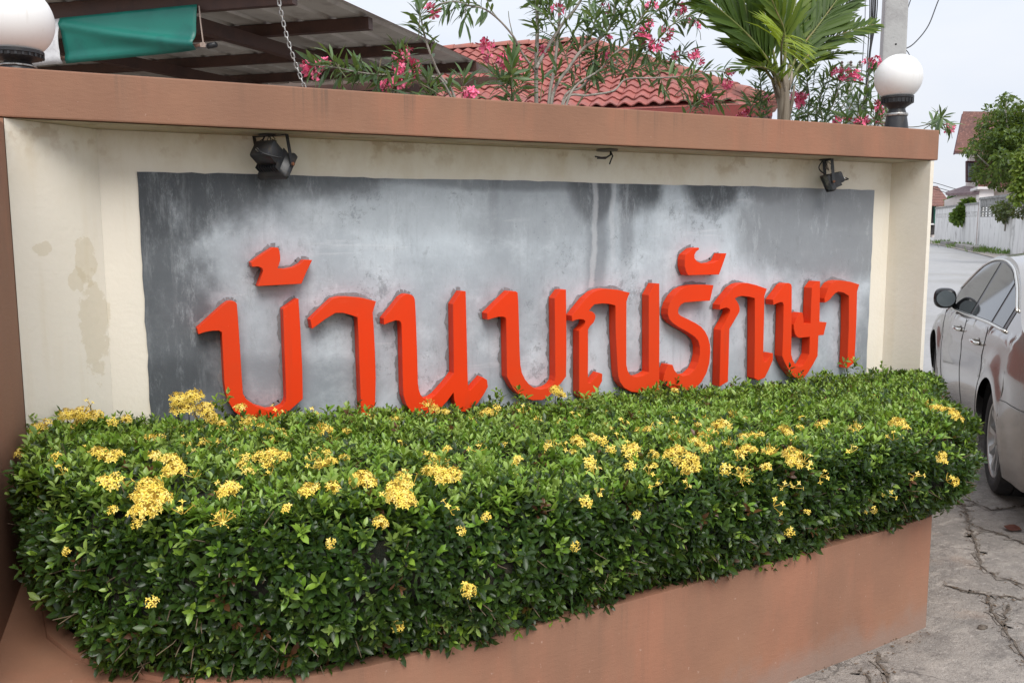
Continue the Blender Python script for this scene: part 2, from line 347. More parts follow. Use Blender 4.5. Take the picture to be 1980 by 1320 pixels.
STEEL = M('galvanised_steel', (.42, .42, .41), .42, .7, layers=[dict(s=60, c=(.22, .20, .18))])
OPAL = M('opal_plastic', (.80, .80, .79), .45, layers=[dict(s=3, c=(.74, .73, .70), lo=.5, hi=.75), dict(s=3, c=(.64, .62, .57), st=(14, 14, .6), lo=.55, hi=.78, f=.6), dict(s=60, c=(.5, .48, .44), lo=.68, hi=.75, f=.5)], local=True)
MORTAR = M('dark_mortar', (.20, .205, .215), .85, layers=[dict(s=30, c=(.26, .26, .27))], bmp=(90, .5, .004))

# ------------------------------------------------------------------ ground, road, slab
FX = np.array([math.sin(YAW), math.cos(YAW)])
def gz(x, y):
    d = x*FX[0]+(y-CAM[1])*FX[1]-9.5
    return 1.25*(1-math.exp(-max(d, 0)/30.)) if d > 0 else 0.0
def ground_sheet(name, xs, ys, dz, mat, keep=None, wob=0):
    V = [(x, y, gz(x, y)+dz+(wob*math.sin(x*3.1+y*1.7)*math.sin(y*2.3-x) if wob else 0)) for y in ys for x in xs]; n = len(xs)
    F = []
    for j in range(len(ys)-1):
        for i in range(n-1):
            if keep is None or keep((xs[i]+xs[i+1])/2, (ys[j]+ys[j+1])/2): F.append((j*n+i, j*n+i+1, (j+1)*n+i+1, (j+1)*n+i))
    o = obj(name, V, F, mat, smooth=True); o['kind'] = 'structure'; return o
gx = [-900, -400, -200, -100, -60, -40]+list(range(-30, 0, 3))+[x*1.0 for x in range(0, 30)]+list(range(30, 80, 2))+[100, 150, 250, 500, 900]
gy = [-600, -200, -80, -40, -20]+[y*1.0 for y in range(-10, 30)]+list(range(30, 80, 2))+[100, 150, 250, 500, 900]
ground_sheet('ground', gx, gy, -.012, EARTH)
# road: bands running with azimuth 45 deg past the sign
AZ = R(44.0); RD = np.array([math.sin(AZ), math.cos(AZ)]); RL = np.array([-RD[1], RD[0]])     # along, left
def rp(a, l, dz=0.):
    p = RD*a+RL*l; return (p[0], p[1], gz(p[0], p[1])+dz)
def band(name, l0, l1, a0, a1, dz, mat, na=90, nl=6):
    A = np.linspace(a0, a1, na); Ls = np.linspace(l0, l1, nl)
    V = [rp(a, l, dz) for a in A for l in Ls]
    F = [(i*nl+j, (i+1)*nl+j, (i+1)*nl+j+1, i*nl+j+1)[::-1] for i in range(na-1) for j in range(nl-1)]
    o = obj(name, V, F, mat, smooth=True); o['kind'] = 'structure'; return o
ground_road = band('road', -14, 3.2, -30, 120, -.004, ROAD, 160, 8)
# cast slab by the sign, worn and broken, ends in a rough edge
xs = np.linspace(-9, 7.6, 60); ys = np.linspace(-9, 3.0, 50)
ground_sheet('pavement', list(xs), list(ys), .004, CONC, wob=.0)

# cracks in the slab filled with dirt: irregular ribbons of real debris, and crumbs lying along them
CRACKS = [[(1848, 960), (1868, 985), (1872, 1008), (1905, 1022), (1945, 1035), (1995, 1058)],
          [(1872, 1012), (1885, 1045), (1892, 1075), (1903, 1098), (1925, 1112), (1995, 1132)],
          [(1822, 1128), (1850, 1137), (1885, 1145), (1920, 1152), (1960, 1152), (1995, 1165)],
          [(1905, 1150), (1920, 1180), (1938, 1205), (1955, 1230), (1975, 1262), (1990, 1290)],
          [(1950, 1165), (1945, 1195), (1942, 1215)],
          [(1695, 1255), (1700, 1280), (1715, 1300), (1722, 1325)],
          [(1665, 1290), (1675, 1305), (1690, 1322)],
          [(1850, 962), (1880, 968), (1920, 985), (1990, 975)]]
MB_ = MB(); ME_ = MB(); crumbs = []
rr = random.Random(3)
for path in CRACKS:
    P = [onZ(px, py, .010) for px, py in path]
    Q = []
    for a, b in zip(P[:-1], P[1:]):
        n = max(3, int(np.linalg.norm(b-a)/.03))
        for k in range(n): Q.append(a+(b-a)*k/n)
    Q.append(P[-1]); L_, R_ = [], []
    for i, q in enumerate(Q):
        t_ = nrm(Q[min(i+1, len(Q)-1)]-Q[max(i-1, 0)]); s_ = np.array((-t_[1], t_[0], 0))
        j = np.array((rr.gauss(0, .006), rr.gauss(0, .006), 0)); ww = rr.uniform(.002, .008)*(1 if 0 < i < len(Q)-1 else .2)
        L_.append(q+j+s_*ww); R_.append(q+j-s_*ww*rr.uniform(.6, 1.2))
        if rr.random() < .6:
            for _ in range(rr.randint(1, 4)): crumbs.append(q+np.array((rr.gauss(0, .022), rr.gauss(0, .022), 0)))
    El = [q+(l-q)*rr.uniform(1.5, 4.5) for q, l in zip(Q, L_)]; Er = [q+(r-q)*rr.uniform(1.5, 4.5) for q, r in zip(Q, R_)]; n = len(Q); ME_.add([v-np.array((0, 0, .003)) for v in El+Er], [(i, i+1, n+i+1, n+i) for i in range(n-1)])
    MB_.add(L_+R_, [(i, i+1, n+i+1, n+i) for i in range(n-1)])
DIRT = M('crack_dirt', (.15, .122, .098), .95, layers=[dict(s=60, c=(.045, .035, .026))], bmp=(120, .8, .01))
tag(MB_.build('crack_dirt', DIRT, fixn=False), kind='stuff')
tag(ME_.build('crack_edge', M('eroded_crack_edge', (.24, .21, .185), .95, layers=[dict(s=40, c=(.15, .13, .11), d=8, r=.8, lo=.45, hi=.6), dict(s=18, c=(.36, .32, .28), lo=.52, hi=.62)], bmp=(70, .9, .015)), fixn=False), kind='stuff')
c_ = MB()
# rim of crumbs and litter where planter meets slab
for k in range(170):
    q = onZ(rr.uniform(1500, 1800), 0, 0) if False else None
for p in crumbs+[np.array((x, -1.435+.0625*(x-.4)/.85*.9+rr.gauss(-.02, .02), .01)) for x in np.random.RandomState(1).uniform(.9, 3.0, 150)]:
    s = rr.uniform(.0015, .0042); a = rr.uniform(0, 6.3); d = np.array((math.cos(a), math.sin(a), 0))*s*rr.uniform(1, 2.6); e = np.array((-d[1], d[0], 0))*rr.uniform(.3, .8)
    c_.add([p-d, p-e, p+d, p+e, p+np.array((0, 0, s*.9))], [(0, 1, 4), (1, 2, 4), (2, 3, 4), (3, 0, 4)])
tag(c_.build('leaf_litter', M('litter', (.13, .085, .05), .9, layers=[dict(s=40, c=(.05, .035, .025))])), kind='stuff')

# ------------------------------------------------------------------ sign wall
ZT, ZB, RD_ = 2.18, 2.01, .24
XL, XR = -.247, 4.40            # inner front edges of the two wing walls
CXL, CXR = -.42, 4.452          # ends of the cap beam
KL, KR = .045, 4.353              # inner corners at the back of the recess
wall = empty('sign_wall', (2.0, .2, 0), 'cream sign wall with terracotta cap beam and a grey cement panel, behind the hedge', 'wall')
m_ = MB(); m_.box((CXL, 0, ZB), (CXR, .56, ZT)); cap = m_.build('cap_beam', TERRA, wall, bevel=.006)
obj('soffit', [(CXL+.01, .012, ZB-.003), (CXR-.01, .012, ZB-.003), (CXR-.01, .5, ZB-.003), (CXL+.01, .5, ZB-.003)], [(0, 1, 2, 3)], SOFF, wall)
m_ = MB(); m_.box((KL-.3, RD_, 0), (KR+.02, RD_+.16, ZB-.004)); m_.build('back_wall', CREAM, wall)
m_ = MB(); m_.prism([(XL, .004, 0), (KL, RD_-.002, 0), (XL, RD_-.002, 0)], (0, 0, ZB-.004)); m_.build('wing_wall', CREAM, wall)
m_ = MB(); m_.prism([(XR, .006, 0), (XR+.028, .006, 0), (XR+.026, RD_+.155, 0), (KR+.022, RD_+.155, 0), (KR, RD_-.002, 0)], (0, 0, ZB-.004)); m_.build('wing_wall', CREAM, wall)
m_ = MB(); m_.box((CXL+.012, .002, 0), (XL-.002, .52, ZB-.004)); m_.build('pillar', TERRA, wall)
# grey cement field, its edge slightly hand-cut
pl, pr, pz0, pz1 = .183, 4.215, .52, 1.848
edge = []
for k in range(80): edge.append((pl+(pr-pl)*k/79., RD_-.006, pz1+rr.gauss(0, .0011)+.002*math.sin(k*.23)))
for k in range(1, 30): edge.append((pr+rr.gauss(0, .0015)+.0*k, RD_-.006, pz1-(pz1-pz0)*k/29.))
for k in range(1, 60): edge.append((pr-(pr-pl)*k/59., RD_-.006, pz0))
for k in range(1, 29): edge.append((pl+rr.gauss(0, .0015), RD_-.006, pz0+(pz1-pz0)*k/29.))
m_ = MB(); m_.prism(edge, (0, .01, 0)); m_.build('cement_panel', PANEL, wall)

# ------------------------------------------------------------------ raised letters
YL = RD_-.075
def glyph(pts, ox, oy, s): return [onY(ox+x/s, oy+y/s, YL) for x, y in pts]
A1, A2, A3, A4 = (360, 450, 3.567), (720, 530, 4.5525), (1080, 450, 3.7706), (1360, 500, 4.7147)
G = [
 ('tall open U with a flag serif, leftmost in the word', A1, [(76,660),(85,700),(130,684),(180,675),(228,675),(246,686),(254,850),(262,1020),(270,1090),(285,1150),(330,1230),(400,1280),(480,1310),(590,1310),(690,1245),(805,1145),(801,930),(790,700),(775,455),(762,458),(668,526),(676,760),(690,1140),(685,1165),(668,1192),(630,1212),(560,1220),(480,1195),(420,1155),(392,1110),(384,1000),(372,800),(360,620),(350,490),(338,476),(318,471),(290,475),(250,503),(170,575)]),
 ('bird-shaped tone mark floating above the leftmost U letter', A1, [(447,205),(455,235),(500,233),(525,245),(531,265),(520,300),(495,368),(640,360),(795,352),(830,270),(870,188),(815,186),(790,213),(745,237),(690,249),(630,245),(640,222),(649,190),(649,160),(645,130),(634,103),(600,100),(530,145)]),
 ('one-legged hook, between the leftmost U and the crossed-foot letter', A1, [(857,600),(868,662),(900,640),(960,595),(1030,553),(1080,552),(1130,565),(1182,583),(1188,700),(1195,920),(1205,1180),(1207,1260),(1302,1245),(1308,1000),(1302,800),(1294,650),(1287,550),(1310,472),(1220,450),(1120,442),(1060,442),(1010,455),(940,520)]),
 ('wide, two stems with a foot crossing at lower right', A2, [(100,390),(103,445),(150,425),(205,406),(238,410),(252,425),(257,450),(262,640),(265,800),(270,1000),(275,1070),(300,1150),(350,1215),(420,1258),(500,1255),(600,1180),(660,1115),(715,1040),(722,1110),(740,1165),(780,1205),(830,1212),(880,1180),(930,1130),(980,1060),(1018,990),(1010,930),(970,905),(920,960),(865,1020),(850,1018),(843,1000),(838,850),(835,700),(828,400),(822,150),(785,150),(745,210),(710,265),(714,560),(718,870),(690,910),(650,960),(560,1060),(520,1088),(480,1101),(450,1088),(425,1060),(410,1015),(402,960),(395,700),(388,500),(380,300),(374,220),(362,195),(340,180),(315,174),(290,178),(250,205),(175,300)]),
 ('open U with a flag serif, in the middle of the word', A2, [(1010,345),(1015,402),(1060,388),(1110,375),(1150,374),(1172,382),(1178,400),(1181,600),(1184,800),(1186,905),(1210,950),(1240,1005),(1280,1048),(1330,1083),(1410,1108),(1500,1106),(1550,1075),(1605,1025),(1660,960),(1706,900),(1709,700),(1708,400),(1705,135),(1660,138),(1605,212),(1608,500),(1611,900),(1604,940),(1580,975),(1540,1000),(1480,1014),(1430,1005),(1385,975),(1345,925),(1318,870),(1304,800),(1298,700),(1294,550),(1290,400),(1285,240),(1280,165),(1265,152),(1210,150),(1110,245)]),
 ('wide, notched left leg, joined right stem, left of the S-shape', A3, [(97,605),(100,645),(125,635),(155,629),(182,632),(197,645),(192,665),(178,688),(150,715),(150,900),(150,1165),(158,1195),(178,1214),(200,1222),(225,1210),(275,1150),(300,1115),(318,1080),(320,1028),(300,1020),(265,1062),(238,1090),(222,1096),(215,1085),(216,900),(216,705),(230,680),(255,655),(267,630),(270,605),(262,588),(245,574),(222,570),(240,545),(262,522),(320,515),(370,518),(416,531),(416,700),(424,870),(432,1010),(438,1055),(450,1090),(480,1130),(530,1158),(580,1163),(625,1155),(658,1143),(655,1170),(640,1195),(640,1260),(735,1260),(735,1000),(736,700),(735,370),(705,370),(658,455),(658,740),(658,1015),(630,1035),(600,1046),(570,1050),(545,1046),(520,1032),(505,1005),(495,960),(495,750),(496,500),(508,465),(520,437),(430,415),(340,408),(295,416),(255,432),(200,480)]),
 ('S-shape with flat top, under the boat-shaped mark', A3, [(1130,382),(1105,495),(1010,500),(920,508),(895,522),(878,545),(872,570),(876,590),(890,604),(940,628),(1000,658),(1040,685),(1070,720),(1092,765),(1105,815),(1107,870),(1100,950),(1080,1020),(1045,1085),(1000,1130),(950,1145),(890,1146),(830,1138),(785,1110),(762,1078),(775,1020),(800,960),(832,962),(845,1000),(868,1028),(910,1043),(955,1033),(995,995),(1018,945),(1030,890),(1031,830),(1018,785),(990,755),(940,722),(880,690),(835,660),(808,630),(797,595),(800,555),(815,510),(845,460),(885,418),(930,394),(985,382),(1060,380)]),
 ('boat-shaped vowel mark floating above the S-shaped letter', A3, [(930,160),(920,195),(920,245),(930,282),(945,310),(1050,307),(1170,305),(1198,230),(1225,150),(1190,150),(1165,203),(1135,217),(1090,225),(1040,222),(1008,207),(992,185),(992,160),(1003,138),(1026,122),(1022,108),(985,114)]),
 ('arch with a pinched left leg, right of the S-shape', A4, [(152,420),(150,466),(185,452),(212,446),(236,456),(245,472),(240,500),(210,560),(160,650),(156,800),(147,1165),(225,1120),(232,900),(238,640),(280,570),(318,505),(331,478),(332,452),(322,415),(305,385),(288,364),(315,348),(350,340),(410,345),(470,362),(470,700),(466,1090),(500,1108),(560,1085),(600,1005),(635,920),(635,860),(622,862),(600,905),(575,938),(556,938),(548,920),(548,800),(554,560),(558,340),(580,275),(480,240),(400,222),(355,225),(320,235),(270,268),(200,355)]),
 ('stem crossed by a barbed bar, second from the right', A4, [(635,375),(640,422),(675,406),(705,396),(724,398),(733,420),(728,650),(720,890),(742,945),(775,1010),(830,1080),(855,1094),(885,1098),(915,1087),(950,1045),(1000,965),(1042,885),(1050,700),(1097,695),(1125,580),(1060,578),(1065,205),(1035,205),(990,266),(983,430),(978,590),(915,590),(915,555),(905,491),(886,491),(855,540),(825,600),(826,645),(838,690),(855,712),(880,722),(972,712),(966,870),(940,925),(915,965),(892,983),(868,984),(840,965),(815,920),(802,870),(804,700),(806,480),(807,260),(802,236),(785,224),(765,222),(738,240),(690,305)]),
 ('narrow one-legged hook, last at the right end', A4, [(1105,362),(1106,402),(1130,390),(1155,372),(1178,342),(1202,316),(1232,300),(1280,310),(1328,340),(1326,650),(1312,1000),(1378,945),(1388,750),(1397,550),(1403,300),(1422,235),(1340,210),(1250,198),(1215,202),(1175,222),(1140,270)]),
]
for k, (desc, (ox, oy, s), pts) in enumerate(G):
    poly = glyph(pts, ox, oy, s)
    m_ = MB(); m_.prism(poly, (0, RD_-.012-YL, 0))
    o = m_.build('sign_letter' if k not in (1, 7) else 'sign_accent', ORANGE, None, bevel=.0015)
    tag(o, ('raised orange letter: ' if k not in (1, 7) else 'raised orange ')+desc, 'sign letter', 'raised orange letters of the sign')
    # scraps of dark mortar squeezed out behind each letter
    mm = MB(); n = len(poly); rs = random.Random(k)
    cen = np.mean(poly, axis=0); out_ = []
    for i in range(n):
        a, b = poly[i], poly[(i+1) % n]; L = np.linalg.norm(b-a); tt = (b-a)/max(L, 1e-6)
        nn = np.array((tt[2], 0, -tt[0]))
        area = sum(poly[j][0]*poly[(j+1) % n][2]-poly[(j+1) % n][0]*poly[j][2] for j in range(n))
        if area < 0: nn = -nn
        up_ = (-nn[0] > .3) or nn[2] > .25
        q = max(2, int(L/.012))
        for j in range(q):
            f = (j+.5)/q; p = a+(b-a)*f
            def hh(x):
                v = math.sin(x*21+k)+.8*math.sin(x*47+2*k)+.5*math.sin(x*113+i)
                return max(0., (.010 if up_ else .002)+.0048*v)
            x0 = p[0]+p[2]*1.7
            a_, b_ = a+(b-a)*(j/q), a+(b-a)*((j+1)/q); a_ = a_.copy(); b_ = b_.copy(); a_[1] = b_[1] = RD_-.0085
            h0, h1 = hh(a_[0]+a_[2]*1.7), hh(b_[0]+b_[2]*1.7)
            if h0+h1 > .001: mm.add([a_-nn*.004, b_-nn*.004, b_+nn*h1, a_+nn*h0], [(0, 1, 2, 3)])
    link('mortar', mesh('mortar', mm.v, mm.f, MORTAR), o)['kind'] = 'stuff'

# ------------------------------------------------------------------ planter with trimmed rim
rim = np.array([(-.245, -.03), (-.215, -.45), (-.175, -.85), (-.11, -1.01), (-.02, -1.14), (.10, -1.26), (.22, -1.35), (.39, -1.42), (.60, -1.44), (1.04, -1.43), (2.08, -1.345), (2.63, -1.29), (2.98, -1.245), (4.38, -.03)])
def inset(P, d):
    Q = []
    for i in range(len(P)):
        t_ = nrm(P[min(i+1, len(P)-1)]-P[max(i-1, 0)]); nn = np.array((-t_[1], t_[0]))    # inward = left of travel
        Q.append(P[i]+nn*d)
    return np.array(Q)
planter = empty('planter', (1.4, -1.0, 0), 'low terracotta-painted planter with a rounded left corner, holding the flowering hedge', 'planter')
inn = inset(rim, .055); n = len(rim); PZ = .47
V = [(*p, 0) for p in rim]+[(*p, PZ) for p in rim]+[(*p, PZ) for p in inn]+[(*p, .36) for p in inn]
F = []
m_ = MB(); m_.prism([(-.2485, -.004, 0), (-.318, -1.25, 0), (-.52, -1.25, 0), (-.52, -.004, 0)], (0, 0, ZB-.02)); m_.build('side_wall', TERRA, wall, bevel=.006)
m_ = MB(); m_.prism([(*p, 0) for p in rim[:7]+np.array((-.0012, 0))]+[(.05, -1.75, 0), (-.372, -1.75, 0), (-.320, -1.25, 0), (-.2505, -.012, 0)], (0, 0, .455)); m_.build('side_ledge', TERRA, planter)
for i in range(n-1):
    for k in range(3): F.append((k*n+i, k*n+i+1, (k+1)*n+i+1, (k+1)*n+i))
m_ = MB(); m_.add(V, F); m_.build('wall', TERRA, planter, bevel=.008, auto=35)
V = [(*p, .40) for p in inn]; m_ = MB(); m_.add(V, [tuple(range(n))]); m_.build('soil', SOIL, planter)
# ------------------------------------------------------------------ floodlights under the cap
def frame(n_, loc, upv=(0, 0, 1), scale=1.):
    n_ = nrm(n_); x_ = nrm(np.cross(upv, n_)); y_ = np.cross(n_, x_)
    return Matrix(((x_[0]*scale, y_[0]*scale, n_[0]*scale, loc[0]), (x_[1]*scale, y_[1]*scale, n_[1]*scale, loc[1]), (x_[2]*scale, y_[2]*scale, n_[2]*scale, loc[2]), (0, 0, 0, 1)))
def floodlight(c, n_, label, base, hw=.076, dep=.100):
    root = empty('floodlight', (base[0], base[1], ZB-.003), label, 'floodlight', 'floodlights under the cap of the sign wall')
    Mx = frame(n_, c)
    # housing: flared frame in front (+z local), driver box behind
    m_ = MB(); W2, H2 = hw, hw*.80
    def ringq(w, h, z, b=.008): return [(-w+b, -h, z), (w-b, -h, z), (w, -h+b, z), (w, h-b, z), (w-b, h, z), (-w+b, h, z), (-w, h-b, z), (-w, -h+b, z)]
    rings = [ringq(W2*.62, H2*.62, -.022), ringq(W2*.72, H2*.74, -.012), ringq(W2*.96, H2*.96, .004), ringq(W2, H2, .010), ringq(W2, H2, .024), ringq(W2*.9, H2*.88, .024), ringq(W2*.88, H2*.86, .016)]
    V = [np.array(Mx @ Vector(v)) for r_ in rings for v in r_]; F = []
    for i in range(len(rings)-1):
        for k in range(8): F.append((i*8+k, i*8+(k+1) % 8, (i+1)*8+(k+1) % 8, (i+1)*8+k))
    F.append(tuple(range(7, -1, -1))); m_.add(V, F); m_.build('lamp_housing', BLACK, root, auto=40)
    V = [np.array(Mx @ Vector(v)) for v in ringq(W2*.88, H2*.86, .0165)]; obj('lens', V, [tuple(range(8))], GLASSD, root)
    m_ = MB(); m_.box((-W2*.66, -H2*.58, -dep), (W2*.66, H2*.70, -.026), Mx, bev=.012); m_.build('driver_box', BLACK, root, auto=40)
    for k in range(9):
        x = -W2*.66+k*W2*.165; m_ = MB(); m_.box((x-.0016, -H2*.82, -.040), (x+.0016, H2*.78, -.004), Mx); m_.build('cooling_fin', BLACK, root)
    # bracket: two arms from the housing ends up to a bar bolted to the soffit
    ex = [np.array(Mx @ Vector((s*(W2+.008), 0, .004))) for s in (-1, 1)]
    dirx = nrm(np.array((ex[1]-ex[0])[:2].tolist()+[0.])); topz = ZB-.010
    a0, a1 = [np.array((base[0], base[1], topz))+dirx*s*(W2+.008) for s in (-1, 1)]
    side = np.array((-dirx[1], dirx[0], 0))
    def strap(p, q, wv, th, tv):
        m2 = MB(); m2.add([p-wv-tv, p+wv-tv, p+wv+tv, p-wv+tv, q-wv-tv, q+wv-tv, q+wv+tv, q-wv+tv], [(3, 2, 1, 0), (4, 5, 6, 7), (0, 1, 5, 4), (1, 2, 6, 5), (2, 3, 7, 6), (3, 0, 4, 7)]); return m2
    b = MB()
    for p, q in ((a0, ex[0]), (a1, ex[1])): s_ = strap(p+np.array((0, 0, .003)), q-np.array((0, 0, .008)), side*.008, 0, dirx*.0022); b.add(s_.v, s_.f)
    s_ = strap(a0-dirx*.002, a1+dirx*.002, side*.0078, 0, np.array((0, 0, .0022))); b.add(s_.v, s_.f)
    b.build('bracket', BLACK, root)
    for s, p in ((-1, ex[0]), (1, ex[1])):
        m_ = MB(); m_.tube([p+dirx*s*.001, p+dirx*s*.008], .007, 8); m_.build('bolt', RUST, root)
    # mounting plate on the soffit and flex
    m_ = MB(); m_.lathe([(.034, 0), (.036, .003), (.036, .005)], (base[0]-.01, base[1]+.005, ZB-.010), 20); m_.build('ceiling_plate', BLACK, root)
    g = np.array(Mx @ Vector((W2*.10, -H2*.25, -dep))); g2 = np.array(Mx @ Vector((-W2*.5, -H2*.62, -.105))); g3 = np.array(Mx @ Vector((-W2*.95, -H2*.2, -.05)))
    m_ = MB(); m_.tube([g, g+np.array(Mx.to_3x3() @ Vector((0, 0, -.012)))], .006, 10); m_.build('cable_gland', STEEL, root)
    pts = []
    ctl = [g+np.array(Mx.to_3x3() @ Vector((0, 0, -.012))), g2, g3, np.array((base[0]-.03, base[1]+.03, ZB-.06)), np.array((base[0]-.02, base[1]+.02, ZB-.012))]
    for i in range(len(ctl)-1):
        for k in range(6):
            tt = k/6.; p0 = ctl[max(i-1, 0)]; p1 = ctl[i]; p2 = ctl[i+1]; p3 = ctl[min(i+2, len(ctl)-1)]
            pts.append(.5*((2*p1)+(-p0+p2)*tt+(2*p0-5*p1+4*p2-p3)*tt**2+(-p0+3*p1-3*p2+p3)*tt**3))
    pts.append(ctl[-1]); m_ = MB(); m_.tube(pts, .0034, 6); m_.build('cable', CABLE, root, smooth=True)
    # loose wire ends at the plate
    m_ = MB(); rs = random.Random(int(c[0]*100))
    for k in range(5):
        p = np.array((base[0]-.015+rs.gauss(0, .012), base[1]+rs.gauss(0, .008), ZB-.010)); q = [p]
        for j in range(4): q.append(q[-1]+np.array((rs.gauss(0, .010), rs.gauss(0, .008), -.010-rs.random()*.006)))
        m_.tube(q, .0018, 5)
    m_.build('loose_wires', CABLE, root)
    return root
floodlight((.700, .120, 1.885), (.62, .52, -.58), 'black floodlight seen from behind, looped cable on its box, above the left of the panel', (.690, .150))
floodlight((3.775, .150, 1.880), (-.80, .42, -.42), 'black floodlight seen from the side, lens turned left, above the right end of the panel', (3.765, .165), hw=.062, dep=.068)
# empty fitting where a third light hung
ef = empty('ceiling_fitting', (2.30, .16, ZB), 'bare dark plate on the soffit with cut wires dangling, between the two floodlights', 'light fitting')
m_ = MB(); m_.lathe([(.05, 0), (.054, .003), (.054, .006)], (2.31, .16, ZB-.012), 24); m_.build('plate', M('stained_plate', (.13, .12, .10), .7), ef)
m_ = MB(); m_.tube([(2.33, .16, ZB-.012), (2.325, .15, ZB-.03), (2.29, .13, ZB-.045), (2.24, .10, ZB-.05), (2.19, .07, ZB-.049)], .004, 6)
m_.tube([(2.33, .16, ZB-.012), (2.325, .155, ZB-.032), (2.28, .125, ZB-.052), (2.21, .085, ZB-.056)], .003, 6); m_.build('wire', CABLE, ef)
m_ = MB(); m_.tube([(2.33, .16, ZB-.012), (2.34, .155, ZB-.035), (2.325, .15, ZB-.06), (2.318, .148, ZB-.075)], .004, 6); m_.build('wire', CABLE, ef)

# ------------------------------------------------------------------ globe lamps on the cap
def globe_lamp(loc, neck, label, Rg=.135):
    root = empty('globe_lamp', loc, label, 'lamp', 'white globe lamps on the cap of the sign wall')
    h = neck
    m_ = MB(); m_.lathe([(.085, 0), (.085, .012), (.070, .022), (.066, .05*h/.2), (.060, .42*h), (.056, .55*h)], n=28); m_.build('pedestal', BLACK, root, local=True, auto=35)
    m_ = MB(); m_.lathe([(.062, .50*h), (.064, .52*h), (.064, .56*h), (.062, .58*h)], n=28); m_.build('strap', STEEL, root, local=True, auto=35)
    m_ = MB(); m_.lathe([(.054, .56*h), (.052, .62*h), (.046, .70*h), (.050, .74*h), (.078, .83*h), (.086, .86*h), (.088, .98*h), (.092, 1.0*h), (.092, 1.0*h+.012), (.06, 1.0*h+.012)], n=32)
    cup = m_.build('cup', BLACK, root, local=True, auto=35)
    for k in range(24):
        a = 2*PI*k/24; m_ = MB(); m_.box((.0845, -.004, .865*h), (.0915, .004, .975*h), Matrix.Rotation(a, 4, 'Z'))
        r_ = m_.build('rib', BLACK, cup, local=True)
    prof = []
    for k in range(33):
        a = -PI/2+.55+(PI-.55)*k/32.; prof.append((max(Rg*math.cos(a), .0005), h+.012-Rg*math.sin(-PI/2+.55)+Rg*math.sin(a)-.006))
    m_ = MB(); m_.lathe(prof, n=48); m_.build('globe', OPAL, root, smooth=True, local=True)
    m_ = MB(); m_.box((-.02, -.125, 0), (.02, -.06, .014)); m_.build('foot', BLACK, root, local=True); m_ = MB(); m_.box((-.02, .06, 0), (.02, .125, .014)); m_.build('foot', BLACK, root, local=True)
    return root
globe_lamp((4.385, .25, ZT+.001), .205, 'white globe lamp on a black pedestal at the right end of the wall')
gl = globe_lamp((onY(33, 100, .30)[0], .30, ZT+.001), .095, 'white globe lamp cut off by the left edge, beside the green tarpaulin')

# ------------------------------------------------------------------ flowering hedge
LEAF = leafmat('hedge_leaf', .34, .22, .42); TWIG = M('hedge_twigs', (.030, .026, .016), .9, layers=[dict(s=30, c=(.012, .016, .008))], bmp=(60, 1, .02))
# closed plan outline, resampled
plan = np.array([(.10, .22), (-.02, .10), (-.20, -.06)]+[tuple(p) for p in rim[1:-1]]+[(3.68, -.62), (4.36, -.07), (4.37, .02), (4.30, .20)])
def resample(P, step):
    d = np.concatenate([[0], np.cumsum(np.linalg.norm(np.diff(P, axis=0), axis=1))]); n = int(d[-1]/step); q = np.linspace(0, d[-1], n)
    return np.stack([np.interp(q, d, P[:, k]) for k in range(2)], 1), q
front, ulen = resample(plan, .03)
for _ in range(8): front[1:-1] = .25*front[:-2]+.5*front[1:-1]+.25*front[2:]
tang = np.gradient(front, axis=0); tang /= np.linalg.norm(tang, axis=1, keepdims=True); outn = np.stack([tang[:, 1], -tang[:, 0]], 1)
# section: outward offset and height from the rim up over the shoulder
SEC = np.array([(-.055, .44), (-.004, .49), (.040, .56), (.070, .63), (.080, .71), (.072, .78), (.035, .835), (-.03, .858), (-.10, .862)])
def hedge_top(x, y):
    base = .848-.075*np.clip((y+.75)/.85, 0, 1)-.025*np.clip((x-2.2)/1.2, 0, 1)+.06*np.clip((1.4-x)/.7, 0, 1)+.055*np.clip((.4-x)/.5, 0, 1)
    base = base+.012*np.sin(x*5.1+1)*np.sin(y*6.3)+.010*np.sin(x*11.7+y*8)
    return base+.028*np.exp(-((x-1.7)/1.1)**2)*0
fac = np.ones(len(front)); fac = fac*np.clip(np.minimum(np.arange(len(front)), len(front)-1-np.arange(len(front)))/14., 0, 1)   # no overhang where it meets the wall
fac *= 1+1.15*np.exp(-((front[:, 0]-3.15)/.42)**2)*(front[:, 1] < -.6)
leftk = np.clip((-.02-front[:, 0])/.12, 0, 1)
def side_pt(i, tsec):
    o = np.interp(tsec, np.arange(len(SEC)), SEC[:, 0])*(fac[i] if tsec > 0 else 1); o = o-leftk[i]*(.030+.030*(1-min(max((tsec-2.5)/3.5, 0), 1))); z = np.interp(tsec, np.arange(len(SEC)), SEC[:, 1])
    p = front[i]+outn[i]*o; wob = .018*math.sin(ulen[i]*6.1+z*9)+.014*math.sin(ulen[i]*13.7-z*15)
    p = p+outn[i]*wob*fac[i]
    z = z+(hedge_top(p[0], p[1])-.852)*min(max((tsec-3)/4., 0), 1)
    do = np.interp(min(tsec+.4, 8), np.arange(9), SEC[:, 0])-np.interp(max(tsec-.4, 0), np.arange(9), SEC[:, 0]); dz = np.interp(min(tsec+.4, 8), np.arange(9), SEC[:, 1])-np.interp(max(tsec-.4, 0), np.arange(9), SEC[:, 1])
    nn = np.array((outn[i][0]*dz, outn[i][1]*dz, -do)); return np.array((p[0], p[1], z)), nrm(nn)
hedge = empty('hedge', (1.6, -.8, .42), 'clipped ixora hedge with yellow flower heads, filling the planter under the letters', 'hedge')
